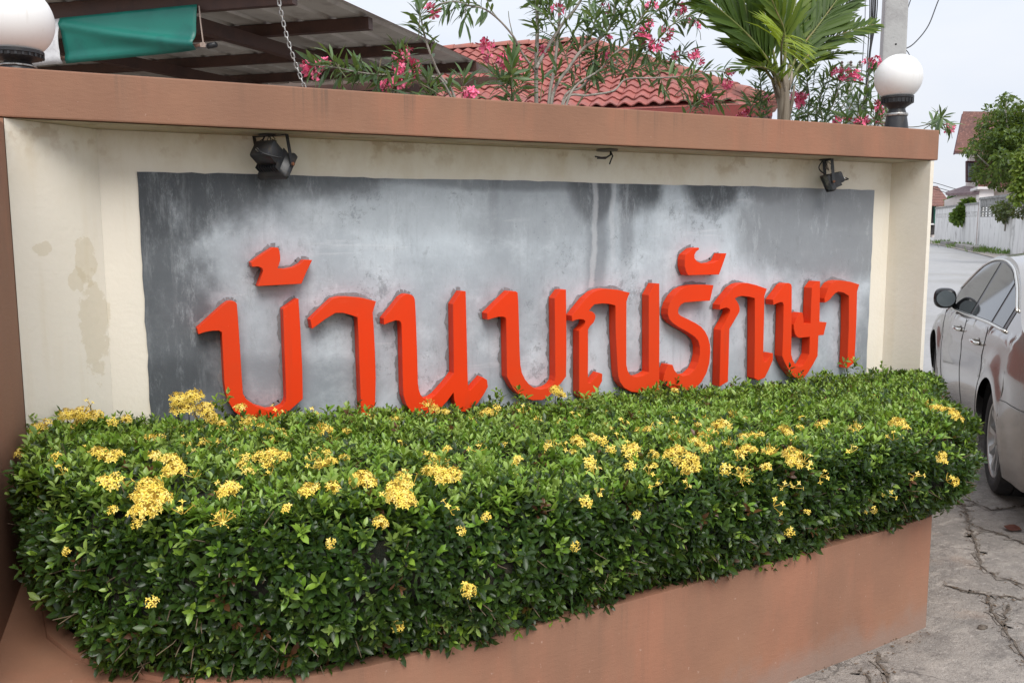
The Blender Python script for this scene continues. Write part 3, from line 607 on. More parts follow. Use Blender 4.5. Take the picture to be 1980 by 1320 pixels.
def inside(x, y, poly):
    c = np.zeros(len(x), bool); n = len(poly); j = n-1
    for i in range(n):
        xi, yi = poly[i]; xj, yj = poly[j]
        k = ((yi > y) != (yj > y)) & (x < (xj-xi)*(y-yi)/(yj-yi+1e-12)+xi); c ^= k; j = i
    return c
# solid dark core added inside the foliage to block light passing through
NS = len(SEC); V = []; F = []
for i in range(len(front)):
    for k in range(NS):
        p, nn = side_pt(i, k); V.append(p-nn*.045)
n = len(front)
for i in range(n-1):
    for k in range(NS-1): F.append((i*NS+k, (i+1)*NS+k, (i+1)*NS+k+1, i*NS+k+1))
top_ring = np.array([side_pt(i, NS-1)[0][:2]-outn[i]*.0 for i in range(n)])
gx_ = np.arange(-.5, 4.7, .05); gy_ = np.arange(-1.7, .35, .05); GX, GY = np.meshgrid(gx_, gy_); ins = inside(GX.ravel(), GY.ravel(), top_ring+outn*.05).reshape(GX.shape); GZ = hedge_top(GX, GY)-.040; b0_ = len(V); idx = {}
for j in range(len(gy_)):
    for i in range(len(gx_)):
        if ins[j, i]: idx[j, i] = len(V); V.append(np.array((GX[j, i], GY[j, i], GZ[j, i])))
for (j, i) in list(idx):
    q = [(j, i), (j, i+1), (j+1, i+1), (j+1, i)]
    if all(k_ in idx for k_ in q): F.append(tuple(idx[k_] for k_ in q))
core_mesh = mesh('light_block_core', V, F, TWIG); link('light_block_core', core_mesh, hedge)
BV = BVHTree.FromPolygons([tuple(v) for v in V], F)
from mathutils.geometry import intersect_point_tri_2d
def sprigs():
    Pn = []; Nn = []; top = []
    # sides: denser near the camera
    for _ in range(11000):
        i = rng.integers(1, n-1); 
        if front[i][1] > .12: continue
        ts = 0.15+7.6*rng.random()**.95
        p, nn = side_pt(i, ts); Pn.append(p+nn*rng.normal(-.012, .014)); Nn.append(nn); top.append(max(0, (ts-5)/3))
    x = rng.uniform(-.4, 4.6, 32000); y = rng.uniform(-1.6, .3, 32000); ok = inside(x, y, front+outn*.02*fac[:, None]); x, y = x[ok][:9600], y[ok][:9600]
    z = hedge_top(x, y)+rng.normal(-.006, .012, len(x))+(rng.random(len(x)) < .05)*rng.uniform(.01, .045, len(x))
    for a in zip(x, y, z): Pn.append(np.array(a)); Nn.append(np.array((0, 0, 1.))); top.append(1)
    # taller shoots in front of the letters
    for px, py, nsh in ((430, 775, 3), (1292, 752, 4), (1330, 765, 3), (1640, 712, 3), (1310, 770, 3), (1215, 775, 2), (1545, 728, 3), (70, 822, 4), (100, 800, 4), (880, 800, 2), (960, 770, 3), (1590, 735, 2), (1420, 745, 3), (1700, 712, 4), (1000, 762, 3), (680, 785, 2), (575, 790, 2), (1160, 770, 3), (1250, 765, 3)):
        for k in range(nsh):
            q = onY(px+rng.normal(0, 12), py+rng.uniform(-18, 8), rng.uniform(-.02, .14)); Pn.append(q); Nn.append(nrm((rng.normal(0, .3), -.2, 1))); top.append(1)
            Pn.append(q-np.array((0, 0, .03))); Nn.append(nrm((rng.normal(0, .3), -.2, 1))); top.append(1)
    return np.array(Pn), np.array(Nn), np.array(top)
Ps, Ns, Ts = sprigs()
lp, ld, ln_, ll, lw, lc, lo = [], [], [], [], [], [], []
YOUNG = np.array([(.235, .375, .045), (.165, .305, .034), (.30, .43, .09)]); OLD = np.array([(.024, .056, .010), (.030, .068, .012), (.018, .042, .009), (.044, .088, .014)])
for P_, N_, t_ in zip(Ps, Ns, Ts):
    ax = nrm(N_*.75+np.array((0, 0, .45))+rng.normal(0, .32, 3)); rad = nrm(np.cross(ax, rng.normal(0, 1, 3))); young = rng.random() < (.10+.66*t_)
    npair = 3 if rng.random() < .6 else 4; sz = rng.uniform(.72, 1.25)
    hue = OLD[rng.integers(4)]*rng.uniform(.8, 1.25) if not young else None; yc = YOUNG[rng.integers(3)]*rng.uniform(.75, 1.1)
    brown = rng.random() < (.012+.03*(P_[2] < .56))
    for k in range(npair):
        th = R(22+k*24+rng.normal(0, 7)); base = P_-ax*(.011*k)
        b1 = math.cos(k*PI/2)*rad+math.sin(k*PI/2)*np.cross(ax, rad)
        for s in (-1, 1):
            d = ax*math.cos(th)+s*b1*math.sin(th)+rng.normal(0, .10, 3); nn = ax-d*np.dot(ax, d)/np.dot(d, d)
            L = sz*rng.uniform(.026, .039)*(.72 if k == 0 else 1.)
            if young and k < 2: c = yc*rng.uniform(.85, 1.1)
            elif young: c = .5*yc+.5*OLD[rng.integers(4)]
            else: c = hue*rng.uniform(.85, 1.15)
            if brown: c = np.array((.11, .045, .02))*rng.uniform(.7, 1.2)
            lp.append(base); ld.append(d); ln_.append(nn+rng.normal(0, .12, 3)); ll.append(L); lw.append(L*rng.uniform(.17, .225)); lc.append(c)
lp, ld, ln_, ll, lw, lc = map(np.array, (lp, ld, ln_, ll, lw, lc))
# the 300 that show largest: nearest to the camera, outermost, facing it
tc_ = lp+ld*ll[:, None]*.5; vd = CAM-tc_; dist = np.linalg.norm(vd, axis=1); nnu = ln_/np.linalg.norm(ln_, axis=1, keepdims=True)
score = ll*lw*np.abs((vd*nnu).sum(1)/dist)/dist**2
cand = np.argsort(-score)[:2500]; pick_ = []
for i in cand:
    h = BV.ray_cast(Vector(CAM), Vector(-vd[i]/dist[i]), float(dist[i]))
    pxx = np.dot(tc_[i]-CAM, rt)/np.dot(tc_[i]-CAM, fw)*FPX+990; pyy = 660-np.dot(tc_[i]-CAM, up)/np.dot(tc_[i]-CAM, fw)*FPX
    if h[0] is None and 0 < pxx < 1980 and 0 < pyy < 1320: pick_.append(i)
    if len(pick_) == 300: break
pick_ = np.array(pick_); rest = np.ones(len(lp), bool); rest[pick_] = False
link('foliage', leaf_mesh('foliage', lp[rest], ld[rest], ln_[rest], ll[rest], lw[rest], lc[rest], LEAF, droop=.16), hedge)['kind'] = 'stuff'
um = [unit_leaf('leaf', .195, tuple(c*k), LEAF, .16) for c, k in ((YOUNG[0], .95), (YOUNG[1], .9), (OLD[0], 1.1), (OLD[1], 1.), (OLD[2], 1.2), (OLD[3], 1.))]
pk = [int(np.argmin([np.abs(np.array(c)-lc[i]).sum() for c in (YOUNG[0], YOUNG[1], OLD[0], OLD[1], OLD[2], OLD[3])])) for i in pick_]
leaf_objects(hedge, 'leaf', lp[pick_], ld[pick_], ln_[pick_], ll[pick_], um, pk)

# bare twigs and a few dry shoots poking out of the clipped faces
m_ = MB()
for _ in range(420):
    i = rng.integers(1, n-1)
    if front[i][1] > -.1: continue
    p, nn = side_pt(i, rng.uniform(.1, 7.8)*(1 if rng.random() < .5 else .4)); d = nrm(nn+rng.normal(0, .55, 3)+np.array((0, 0, .25))); m_.tube([p-nn*.05, p-nn*.01+d*.012, p+d*rng.uniform(.02, .055)], [.0022, .0016, .0009], 4)
m_.build('bare_twigs', M('dry_twig', (.17, .12, .075), .85, layers=[dict(s=30, c=(.10, .07, .045))]), hedge)['kind'] = 'stuff'

# flower heads
PETAL = M('ixora_petal', (.85, .64, .10), .55, layers=[dict(s=60, c=(.88, .71, .22)), dict(s=9, c=(.62, .40, .10), lo=.64, hi=.74, f=.6)], spec=.3); BUD = M('ixora_bud', (.62, .42, .06), .55)
def ixora_head(name, nf, rad, seed, flat=1.0, buds=.2):
    rs = random.Random(seed); V, F, mats = [], [], []
    for k in range(nf):
        # points over a dome, open flowers outward
        a = k*2.39996+rs.gauss(0, .25); u = (k+.5)/nf; ph = u**.55*1.35
        d = nrm((math.sin(ph)*math.cos(a), math.sin(ph)*math.sin(a), math.cos(ph))); c = d*rad*rs.uniform(.82, 1.08)*np.array((1, 1, flat)); d = nrm(d+np.array([rs.gauss(0, .25) for _ in range(3)]))
        x_ = nrm(np.cross(d, (rs.random(), rs.random(), .3))); y_ = np.cross(d, x_)
        # tube
        b = len(V); r_ = .0011; p0 = d*0+np.array((0, 0, -.004))+c*.1
        for q in range(3): V.append(p0+r_*(math.cos(q*2.1)*x_+math.sin(q*2.1)*y_))
        for q in range(3): V.append(c+r_*(math.cos(q*2.1)*x_+math.sin(q*2.1)*y_))
        for q in range(3): F.append((b+q, b+(q+1) % 3, b+3+(q+1) % 3, b+3+q)); mats.append(1)
        if rs.random() < buds:
            b = len(V); V += [c+d*.008, c+x_*.002+d*.003, c-x_*.001+y_*.002+d*.003, c-x_*.001-y_*.002+d*.003]; F += [(b, b+1, b+2), (b, b+2, b+3), (b, b+3, b+1)]; mats += [1]*3; continue
        ro = rs.uniform(0, 1.57); L = rs.uniform(.0078, .0102)
        for q in range(4):
            t_ = ro+q*PI/2; e = math.cos(t_)*x_+math.sin(t_)*y_; f = np.cross(d, e); b = len(V); dr = rs.uniform(-.15, .2)
            V += [c, c+e*L*.5+f*L*.27+d*.0012, c+e*L+d*L*dr, c+e*L*.5-f*L*.27+d*.0012]; F += [(b, b+1, b+2), (b, b+2, b+3)]; mats += [0, 0]
    me = mesh(name, V, F); me.materials.append(PETAL); me.materials.append(BUD); me.polygons.foreach_set('material_index', mats); return me
HM = [ixora_head('flower_head', 46, .030, 1, .8), ixora_head('flower_head', 34, .026, 2, .75), ixora_head('flower_head', 24, .022, 3, .8, .3), ixora_head('flower_head', 9, .017, 4, .9, .1), ixora_head('flower_head', 20, .028, 5, .9, .85), ixora_head('flower_head', 4, .030, 6, .9, .1)]
# (px, py, which, scale)
FL = [(345,775,0,1.0),(375,770,0,1.1),(365,790,1,1.1),(395,795,0,1.1),(405,808,1,1.),(345,795,1,1),(130,805,0,.9),(160,802,0,1.),(185,805,1,.9),(75,830,1,.9),(90,820,3,1),(40,878,3,1.1),
 (190,878,1,.9),(210,888,1,.9),(225,880,2,.8),(205,935,2,.9),(218,940,3,1),(290,850,1,.8),(310,848,2,.8),(275,855,3,1),(330,895,1,1.),(338,912,0,.9),(325,920,3,1),(290,945,0,1.),(278,960,1,.9),(300,970,0,1.1),(285,988,0,.95),(268,990,2,.9),(315,968,2,.8),
 (382,858,2,.9),(400,855,2,.8),(425,845,4,1),(440,835,2,.9),(428,820,2,.8),(410,862,4,1),(443,953,0,.9),(455,950,3,1),(432,1008,4,.9),(515,830,1,1),(540,838,2,.9),(555,845,2,.8),(490,840,3,1),(480,815,3,.8),(465,790,2,.9),
 (505,885,1,.9),(525,880,1,.9),(548,885,2,.9),(520,900,4,1),(470,905,2,.9),(478,915,3,.8),(600,950,1,.9),(590,955,3,1),(625,900,4,.9),(640,895,2,.8),(700,930,0,.95),(712,938,1,.9),(690,935,2,.8),(770,950,0,1),(775,968,0,1),(785,975,1,.9),(762,960,2,.9),(775,928,2,.9),
 (735,1012,2,.8),(905,1142,2,.85),(835,890,2,.9),(820,885,3,1),(850,920,0,.9),(875,920,1,1.),(830,915,2,1),(860,930,2,.9),(840,792,1,.8),(860,797,2,.7),(1075,757,0,.95),(1085,765,1,.8),(945,797,2,.9),(955,803,2,.8),(960,790,3,1),
 (1065,865,4,.9),(1080,820,3,.9),(1160,795,3,1),(1170,800,3,1),(1150,850,2,.8),(1165,855,3,1),(1225,870,2,1),(1222,885,3,1.1),(1218,905,3,1.),(1235,835,2,.8),(1255,832,2,.8),(1295,880,2,.9),(1310,875,2,1),(1320,900,2,1),(1335,890,1,1),(1345,860,1,1.),(1360,850,0,.95),(1375,840,1,1),(1350,815,2,.9),(1370,812,2,1),(1385,825,2,.9),(1395,818,3,1),(1330,915,3,1),(1345,910,3,1),(1310,895,3,1.1),(1365,870,2,.9),
 (1440,850,1,.9),(1445,870,1,.8),(1435,880,3,1),(1455,845,2,.8),(1530,880,1,1),(1535,895,1,.9),(1525,868,2,.8),(1515,835,4,.9),(1525,838,2,.7),(1585,825,2,.9),(1595,820,2,.8),(1655,832,4,1.),(1530,790,3,.8),(1735,820,1,1.05),(1725,812,2,.9),(1748,828,2,.8),(1690,770,2,.8),(1800,755,2,.9),(1790,757,3,1.),(1825,790,1,1),(1845,775,0,.9),(1860,785,1,1),(1870,795,0,.9),(1880,805,1,.9),(1815,795,2,.9),(1885,790,2,.8),(1845,795,1,.9),
 (1820,888,2,.8),(1822,880,3,.8),(1858,928,3,1),(1560,990,3,.6),(1525,1028,3,.9),(1385,1120,2,.7),(1390,1110,3,1),(1410,1100,3,.8),(1455,1112,3,.9),(1262,1150,3,1.),(1250,1146,3,.8),(1385,770,3,.8),(1355,778,2,.7),(140,1250,1,1.),(150,1243,3,1),(295,1165,3,.8),(768,1210,3,.9),(780,1260,2,.7),(770,1268,3,1.),(805,1240,3,1.),(1000,893,3,1),(940,1000,3,.7),(555,985,3,.7),(265,1015,3,.7),(1110,1055,3,.8),(640,1050,3,.7),(1230,995,3,.7),(130,1065,3,.6)]
FL += [(int(x), int(850+rng.normal(0, 38)), int(rng.choice([2, 3, 4, 3, 5, 5])), float(rng.uniform(.75, 1.1))) for x in rng.uniform(100, 1560, 95)]+[(int(x), int(905+rng.normal(0, 55)), int(rng.choice([5, 5, 3])), float(rng.uniform(.7, 1.))) for x in rng.uniform(80, 1840, 60)]
inv = hedge.matrix_basis.inverted()
for px, py, k, s in FL:
    d_ = Vector(ray(px, py)).normalized(); h = BV.ray_cast(Vector(CAM), d_)
    if h[0] is None and px > 1400:
        for dx_ in (15, 30, 45, 60, 80):
            d_ = Vector(ray(px-dx_, py+dx_*.2)).normalized(); h = BV.ray_cast(Vector(CAM), d_)
            if h[0] is not None: break
        if h[0] is None: continue
    if h[0] is None:
        q = np.array(onY(px, py, .05)); nn = np.array((0, -.4, 1.))
        if py > 900: continue
        if px < 100: q = np.array(onY(px, py, -.15))
        sk = MB(); sk.tube([q+np.array((rng.normal(0, .02), .02, -.14)), q+np.array((0, .01, -.06)), q-np.array((0, 0, .0))], .0018, 4); sk.build('flower_stalk', TWIG, hedge)
    else:
        q = np.array(h[0]); nn = np.array(h[1]); nn = nn if np.dot(nn, CAM-q) > 0 or nn[2] > 0 else -nn
    if nn[2] < 0: nn[2] = .1
    ax = nrm(nn+np.array((0, 0, .35))+rng.normal(0, .22, 3)+.35*nrm(CAM-q)); q = q+nrm(CAM-q)*(.098/max(np.dot(nrm(nn), nrm(CAM-q)), .38))
    o = bpy.data.objects.new('flower_head', HM[k]); COL.objects.link(o); o.parent = hedge; o.matrix_parent_inverse = inv
    o.matrix_basis = frame(ax, q, rng.normal(0, 1, 3), s*1.16)
# ------------------------------------------------------------------ oleanders behind the wall
OLEAF = leafmat('oleander_leaf', .42, .25, .45); BARK = M('oleander_bark', (.30, .275, .24), .8, layers=[dict(s=25, c=(.17, .15, .125), st=(1, 1, .3)), dict(s=60, c=(.42, .39, .35), lo=.55, hi=.7)], bmp=(60, .5, .004))
TWIGG = M('green_twig', (.10, .12, .05), .6, layers=[dict(s=20, c=(.18, .14, .09))])
PINK = M('oleander_petal', (.80, .105, .24), .5, layers=[dict(s=30, c=(.88, .26, .40)), dict(s=90, c=(.72, .05, .16), lo=.55, hi=.7)], local=True); DRED = M('oleander_bud', (.33, .018, .045), .5)
OG = [(.075, .135, .050), (.055, .105, .040), (.095, .165, .060), (.12, .19, .075), (.045, .085, .040)]
ULO = [unit_leaf('leaf', .092, c, OLEAF, d_) for c in OG for d_ in (.10, .28)]
def oleander_head(seed, nf, rad, nbud):
    rs = random.Random(seed); V, F, mt = [], [], []
    for k in range(nf+nbud):
        a = k*2.4+rs.random(); u = rs.random(); ph = .25+u*1.45
        d = nrm((math.sin(ph)*math.cos(a), math.sin(ph)*math.sin(a), math.cos(ph))); c = d*rad*rs.uniform(.55, 1.1)
        x_ = nrm(np.cross(d, (.3, rs.random(), .7))); y_ = np.cross(d, x_)
        if k >= nf:
            b = len(V); L = .018*rs.uniform(.7, 1.2); V += [c+d*L]+[c+(.0035*(math.cos(q*1.57)*x_+math.sin(q*1.57)*y_))+d*L*.4 for q in range(4)]+[c-d*L*.5]
            for q in range(4): F += [(b, b+1+q, b+1+(q+1) % 4), (b+5, b+1+(q+1) % 4, b+1+q)]; mt += [1, 1]
            continue
        ro = rs.random()*6
        for q in range(5):
            t_ = ro+q*2*PI/5; e = math.cos(t_)*x_+math.sin(t_)*y_; f = np.cross(d, e); L = .021*rs.uniform(.85, 1.15); cu = rs.uniform(.2, .6); b = len(V)
            V += [c-d*.004, c+e*L*.5+f*L*.32+d*L*.25, c+e*L*.95+f*L*.34+d*L*cu, c+e*L*1.08+d*L*(cu-.1), c+e*L*.9-f*L*.28+d*L*cu*.8, c+e*L*.5-f*L*.30+d*L*.2]; F += [(b, b+1, b+5), (b+1, b+2, b+4, b+5), (b+2, b+3, b+4)]; mt += [0, 0, 0]
    me = mesh('flower_head', V, F, smooth=False); me.materials.append(PINK); me.materials.append(DRED); me.polygons.foreach_set('material_index', mt); return me
OH = [oleander_head(1, 8, .042, 6), oleander_head(2, 5, .034, 7), oleander_head(3, 3, .026, 9), oleander_head(4, 2, .014, 1)]
def spline(P, n):
    P = [np.asarray(p, float) for p in P]; out_ = []
    for i in range(len(P)-1):
        p0, p1, p2, p3 = P[max(i-1, 0)], P[i], P[i+1], P[min(i+2, len(P)-1)]
        for k in range(n):
            t_ = k/n; out_.append(.5*((2*p1)+(-p0+p2)*t_+(2*p0-5*p1+4*p2-p3)*t_**2+(-p0+3*p1-3*p2+p3)*t_**3))
    out_.append(P[-1]); return out_
def oleander(label, base, y0, branches, tufts, heads, seed):
    """branches: (pixel path, base radius, tip radius, leafy from, whorls); tufts: (px, py, leaves, length, direction)"""
    rs = np.random.default_rng(seed)
    root = empty('oleander_shrub', base, label, 'shrub', 'pink oleanders behind the sign wall')
    lP, lD, lN, lL = [], [], [], []
    def leaf(p, d, L):
        n_ = np.array((0, 0, 1.))+rs.normal(0, .45, 3)-.3*fw; lP.append(p); lD.append(nrm(d)); lN.append(n_); lL.append(L)
    for path, r0_, r1_, lf, wh, dy in branches:
        pts = [onY(px, py, y0+dy*k/max(len(path)-1, 1)+rs.normal(0, .02)) for k, (px, py) in enumerate(path)]
        sp = spline(pts, 6); m = len(sp)
        MBb = MB(); MBb.tube(sp, [r0_+(r1_-r0_)*i/(m-1) for i in range(m)], 7); MBb.build('branch', BARK if r0_ > .006 else TWIGG, root, smooth=True)
        if wh:
            d = np.concatenate([[0], np.cumsum([np.linalg.norm(b-a) for a, b in zip(sp[:-1], sp[1:])])])
            wh = int(wh*1.35)
            for k in range(wh):
                q = d[-1]*(lf+(1-lf)*(k+.5)/wh); i = min(int(np.searchsorted(d, q)), m-1); p = sp[i]; t_ = nrm(sp[min(i+1, m-1)]-sp[max(i-1, 0)])
                a0 = rs.random()*6; x_ = nrm(np.cross(t_, (.2, .3, .9))); y_ = np.cross(t_, x_)
                for j in range(3):
                    a = a0+j*2.094; th = R(rs.uniform(38, 70)); dd = t_*math.cos(th)+math.sin(th)*(math.cos(a)*x_+math.sin(a)*y_)
                    leaf(p+t_*rs.normal(0, .01), dd+np.array((0, 0, -.05)), rs.uniform(.085, .135))
    for px, py, nl, L, dr in tufts:
        p = onY(px, py, y0+rs.normal(0, .12)); t_ = nrm(rt*dr[0]+up*dr[1]+fw*rs.normal(0, .35)); x_ = nrm(np.cross(t_, (.2, .3, .9))); y_ = np.cross(t_, x_)
        m_ = MB(); m_.tube([p-t_*.10, p+t_*L*.5], [.0035, .002], 5); m_.build('twig', TWIGG, root)
        for k in range(nl):
            f = k/nl; th = R(18+70*f+rs.normal(0, 8)); a = k*2.4+rs.normal(0, .3)
            leaf(p+t_*(L*.42-.11*f), t_*math.cos(th)+math.sin(th)*(math.cos(a)*x_+math.sin(a)*y_)+np.array((0, 0, -.12*f)), L*rs.uniform(.75, 1.1))
    n_ = len(lP); lP, lD, lN, lL = map(np.array, (lP, lD, lN, lL))
    o_ = rs.permutation(n_); pk = o_[:300]; rest = o_[300:]
    leaf_objects(root, 'leaf', lP[pk], lD[pk], lN[pk], lL[pk], ULO, rs.integers(0, len(ULO), len(pk)))
    if len(rest):
        C = np.array(OG)[rs.integers(0, 5, len(rest))]
        link('foliage', leaf_mesh('foliage', lP[rest], lD[rest], lN[rest], lL[rest], lL[rest]*.092, C, OLEAF, .15), root)['kind'] = 'stuff'
    inv = root.matrix_basis.inverted()
    for px, py, k, s in heads:
        p = onY(px, py, y0+rs.normal(-.06, .06)); ax = nrm(np.array((0, 0, .8))-fw*.7+rs.normal(0, .35, 3))
        o = bpy.data.objects.new('flower_head', OH[k]); COL.objects.link(o); o.parent = root; o.matrix_parent_inverse = inv; o.matrix_basis = frame(ax, p-ax*.03*s, rs.normal(0, 1, 3), s*1.2)
        m_ = MB(); e_ = p+up*-.09+rs.normal(0, .03, 3); m_.tube([e_, (e_+p)/2+rs.normal(0, .008, 3), p-ax*.02*s], .0022, 4); m_.build('flower_stalk', TWIGG, root)
    return root
U = (0, 1)
gzb = 0.0
oleander('leaning oleander shrub with a long sideways branch, in front of the open shelter', onY(885, 440, 1.0)*np.array((1, 1, 0)), 1.0,
 [([(890, 260), (877, 183), (850, 145), (834, 109), (822, 73), (816, 45), (811, 22)], .009, .004, .62, 5, .0),
  ([(885, 215), (862, 168), (847, 151), (820, 147), (793, 143), (740, 145), (693, 140), (660, 133), (627, 128), (606, 126)], .007, .003, .42, 22, -.1),
  ([(840, 200), (815, 165), (800, 140), (788, 118), (775, 98)], .005, .003, .45, 5, -.1),
  ([(900, 210), (880, 190), (850, 170), (835, 160)], .004, .003, .3, 4, 0.)],
 [(811, 40, 16, .13, (.05, 1)), (818, 62, 6, .10, (-.5, .3)), (832, 175, 18, .12, (0, 1)), (895, 170, 16, .12, (.1, 1)), (770, 112, 10, .12, (-.2, 1)), (785, 170, 14, .12, (.3, .8)), (758, 172, 12, .12, (.4, .7)), (690, 128, 8, .10, (-.3, 1)), (660, 150, 6, .12, (.2, -.8)), (730, 152, 8, .13, (-.2, -.9)), (645, 118, 6, .11, (-.6, .8)), (810, 160, 8, .11, (-.8, .4)), (860, 182, 10, .11, (.3, .9)), (915, 185, 9, .11, (.4, .8))],
 [(595, 124, 1, 1.0), (610, 122, 1, 1.0), (602, 132, 2, 1), (618, 118, 2, .9), (775, 103, 1, .9), (781, 98, 2, 1), (774, 135, 0, .9), (782, 148, 1, 1.), (795, 148, 1, .9), (770, 152, 2, 1), (748, 160, 1, 1.), (744, 168, 3, 1), (800, 122, 2, 1.2), (762, 158, 2, 1.), (912, 176, 0, .8), (905, 180, 2, .9), (800, 118, 2, 1), (836, 14, 2, 1.1)], 11)
oleander('tall oleander shrub with bare grey stems and pink heads, in front of the tiled roof', onY(1070, 470, 1.3)*np.array((1, 1, 0)), 1.3,
 [([(1040, 330), (1037, 191), (1037, 121), (1039, 60), (1038, 0), (1036, -60)], .014, .010, .5, 6, .0),
  ([(1055, 320), (1062, 192), (1071, 136), (1080, 60), (1083, 0), (1086, -50)], .012, .008, .5, 6, .15),
  ([(1060, 320), (1068, 188), (1101, 130), (1128, 94), (1162, 73), (1183, 45), (1190, 0), (1192, -40)], .012, .007, .55, 7, -.1),
  ([(1037, 133), (1059, 91), (1089, 45), (1112, 18), (1135, -20), (1150, -50)], .011, .007, .6, 4, .1),
  ([(1078, 320), (1089, 194), (1122, 170), (1147, 142), (1151, 106), (1160, 70), (1178, 20)], .009, .005, .5, 9, .1),
  ([(1080, 320), (1101, 185), (1159, 136), (1183, 109), (1215, 80), (1230, 50), (1250, 20)], .008, .004, .5, 10, -.2),
  ([(1070, 310), (1092, 195), (1137, 185), (1186, 176), (1210, 154), (1265, 151), (1325, 148), (1370, 138), (1405, 140)], .008, .003, .72, 9, -.3),
  ([(1037, 140), (1020, 118), (1006, 97), (992, 70), (965, 39), (937, 18), (910, 12), (880, 3), (850, 8)], .008, .0035, .55, 10, -.2),
  ([(992, 70), (985, 40), (983, 22)], .003, .002, .9, 0, 0), ([(965, 39), (950, 20), (940, -5), (938, -30)], .004, .003, .5, 3, .05),
  ([(1186, 100), (1225, 95), (1262, 85), (1300, 48), (1330, 30), (1352, 40)], .005, .0025, .45, 9, -.2),
  ([(1230, 50), (1258, 30), (1290, 10), (1320, -10)], .005, .003, .3, 7, .1), ([(1082, 50), (1060, 25), (1040, 0)], .005, .003, .2, 6, .1), ([(1160, 70), (1145, 40), (1140, 10), (1145, -20)], .005, .003, .2, 7, .1),
  ([(1183, 60), (1205, 30), (1212, -10)], .005, .003, .2, 7, -.1), ([(1060, 310), (1125, 190), (1170, 150), (1220, 140), (1280, 120), (1330, 100)], .006, .003, .55, 10, .1), ([(1095, 195), (1110, 160), (1112, 140)], .004, .003, .2, 5, .2),
  ([(1100, 130), (1090, 100), (1070, 80)], .004, .003, .2, 5, .2), ([(1300, 330), (1335, 215), (1365, 190), (1380, 170)], .005, .003, .5, 7, -.1), ([(985, 320), (990, 190), (985, 150), (990, 130)], .006, .004, .4, 8, -.2)],
 [(990, 138, 26, .15, (0, 1)), (975, 165, 22, .14, (-.4, .8)), (1005, 168, 20, .14, (.5, .6)), (960, 150, 12, .13, (-.7, .6)), (1000, 100, 8, .1, (-.2, 1)), (1058, 35, 16, .11, (-.5, .6)), (1050, 62, 10, .11, (-.8, .2)), (1060, 8, 12, .11, (-.3, .9)), (1035, 20, 8, .1, (-.8, .5)), (1095, 20, 14, .12, (.2, .9)), (1112, 60, 14, .12, (.4, .7)), (1135, 70, 14, .13, (.1, .8)), (1150, 40, 16, .13, (.2, .9)), (1175, 60, 14, .13, (.3, .9)), (1190, 20, 14, .12, (0, 1)), (1120, 110, 12, .12, (-.1, .8)), (1145, 125, 14, .13, (.1, -.6)), (1190, 130, 14, .13, (.2, .7)), (1215, 125, 14, .13, (.5, .5)), (1235, 95, 14, .13, (.3, .8)), (1215, 60, 14, .12, (.1, 1)), (1240, 40, 14, .12, (.3, .9)), (1260, 20, 12, .12, (.2, .9)), (1300, 25, 12, .12, (.5, .7)), (1320, 40, 8, .1, (.7, .3)), (1275, 95, 10, .12, (.5, -.5)), (1250, 100, 10, .13, (.2, -.9)), (1220, 15, 10, .12, (-.3, .9)), (1105, 5, 10, .11, (.2, .9)), (1165, 5, 12, .11, (.2, .9)), (1240, 130, 10, .12, (.6, .3)), (1265, 140, 10, .12, (.7, .3)), (1310, 115, 10, .11, (.6, .8)), (1345, 125, 9, .11, (.3, 1)), (1325, 165, 10, .12, (.4, .4)), (1360, 195, 14, .12, (.3, .3)), (1340, 200, 12, .12, (-.6, .5)), (1385, 195, 10, .12, (.8, -.2)), (1280, 160, 8, .11, (.2, -.6)), (1075, 150, 8, .12, (.1, .9)), (1048, 165, 6, .12, (.1, .9)), (845, 0, 8, .12, (-.9, .1)), (870, 10, 8, .12, (-.5, -.7)), (900, 22, 8, .13, (-.1, -1)), (890, 5, 8, .12, (-.8, -.1)), (1180, 100, 12, .13, (.1, -.8)), (1160, 110, 10, .13, (-.2, -.7))],
 [(978, 112, 0, 1.15), (990, 115, 0, 1.1), (940, 80, 2, 1.1), (942, 90, 2, 1.), (945, 105, 3, 1), (1048, 92, 2, .9), (1175, 100, 3, 1.), (1245, 66, 0, 1.1), (1240, 75, 1, .9), (1290, 60, 1, 1.1), (1262, 85, 2, 1.1), (1245, 48, 2, .9), (1320, 10, 1, .8), (1316, 18, 2, 1.), (1350, 45, 3, 1.2), (1345, 103, 1, .9), (1353, 110, 2, 1), (1260, 5, 2, 1), (1410, 134, 2, .9), (1411, 143, 3, 1), (1408, 158, 1, .9), (1365, 188, 1, .95), (1375, 186, 2, 1.2), (1180, 68, 3, .9), (1080, 12, 2, 1), (1172, 12, 2, .9), (1338, 36, 2, .8), (1255, 40, 2, .9), (1270, 80, 2, 1), (1305, 100, 3, 1)], 12)
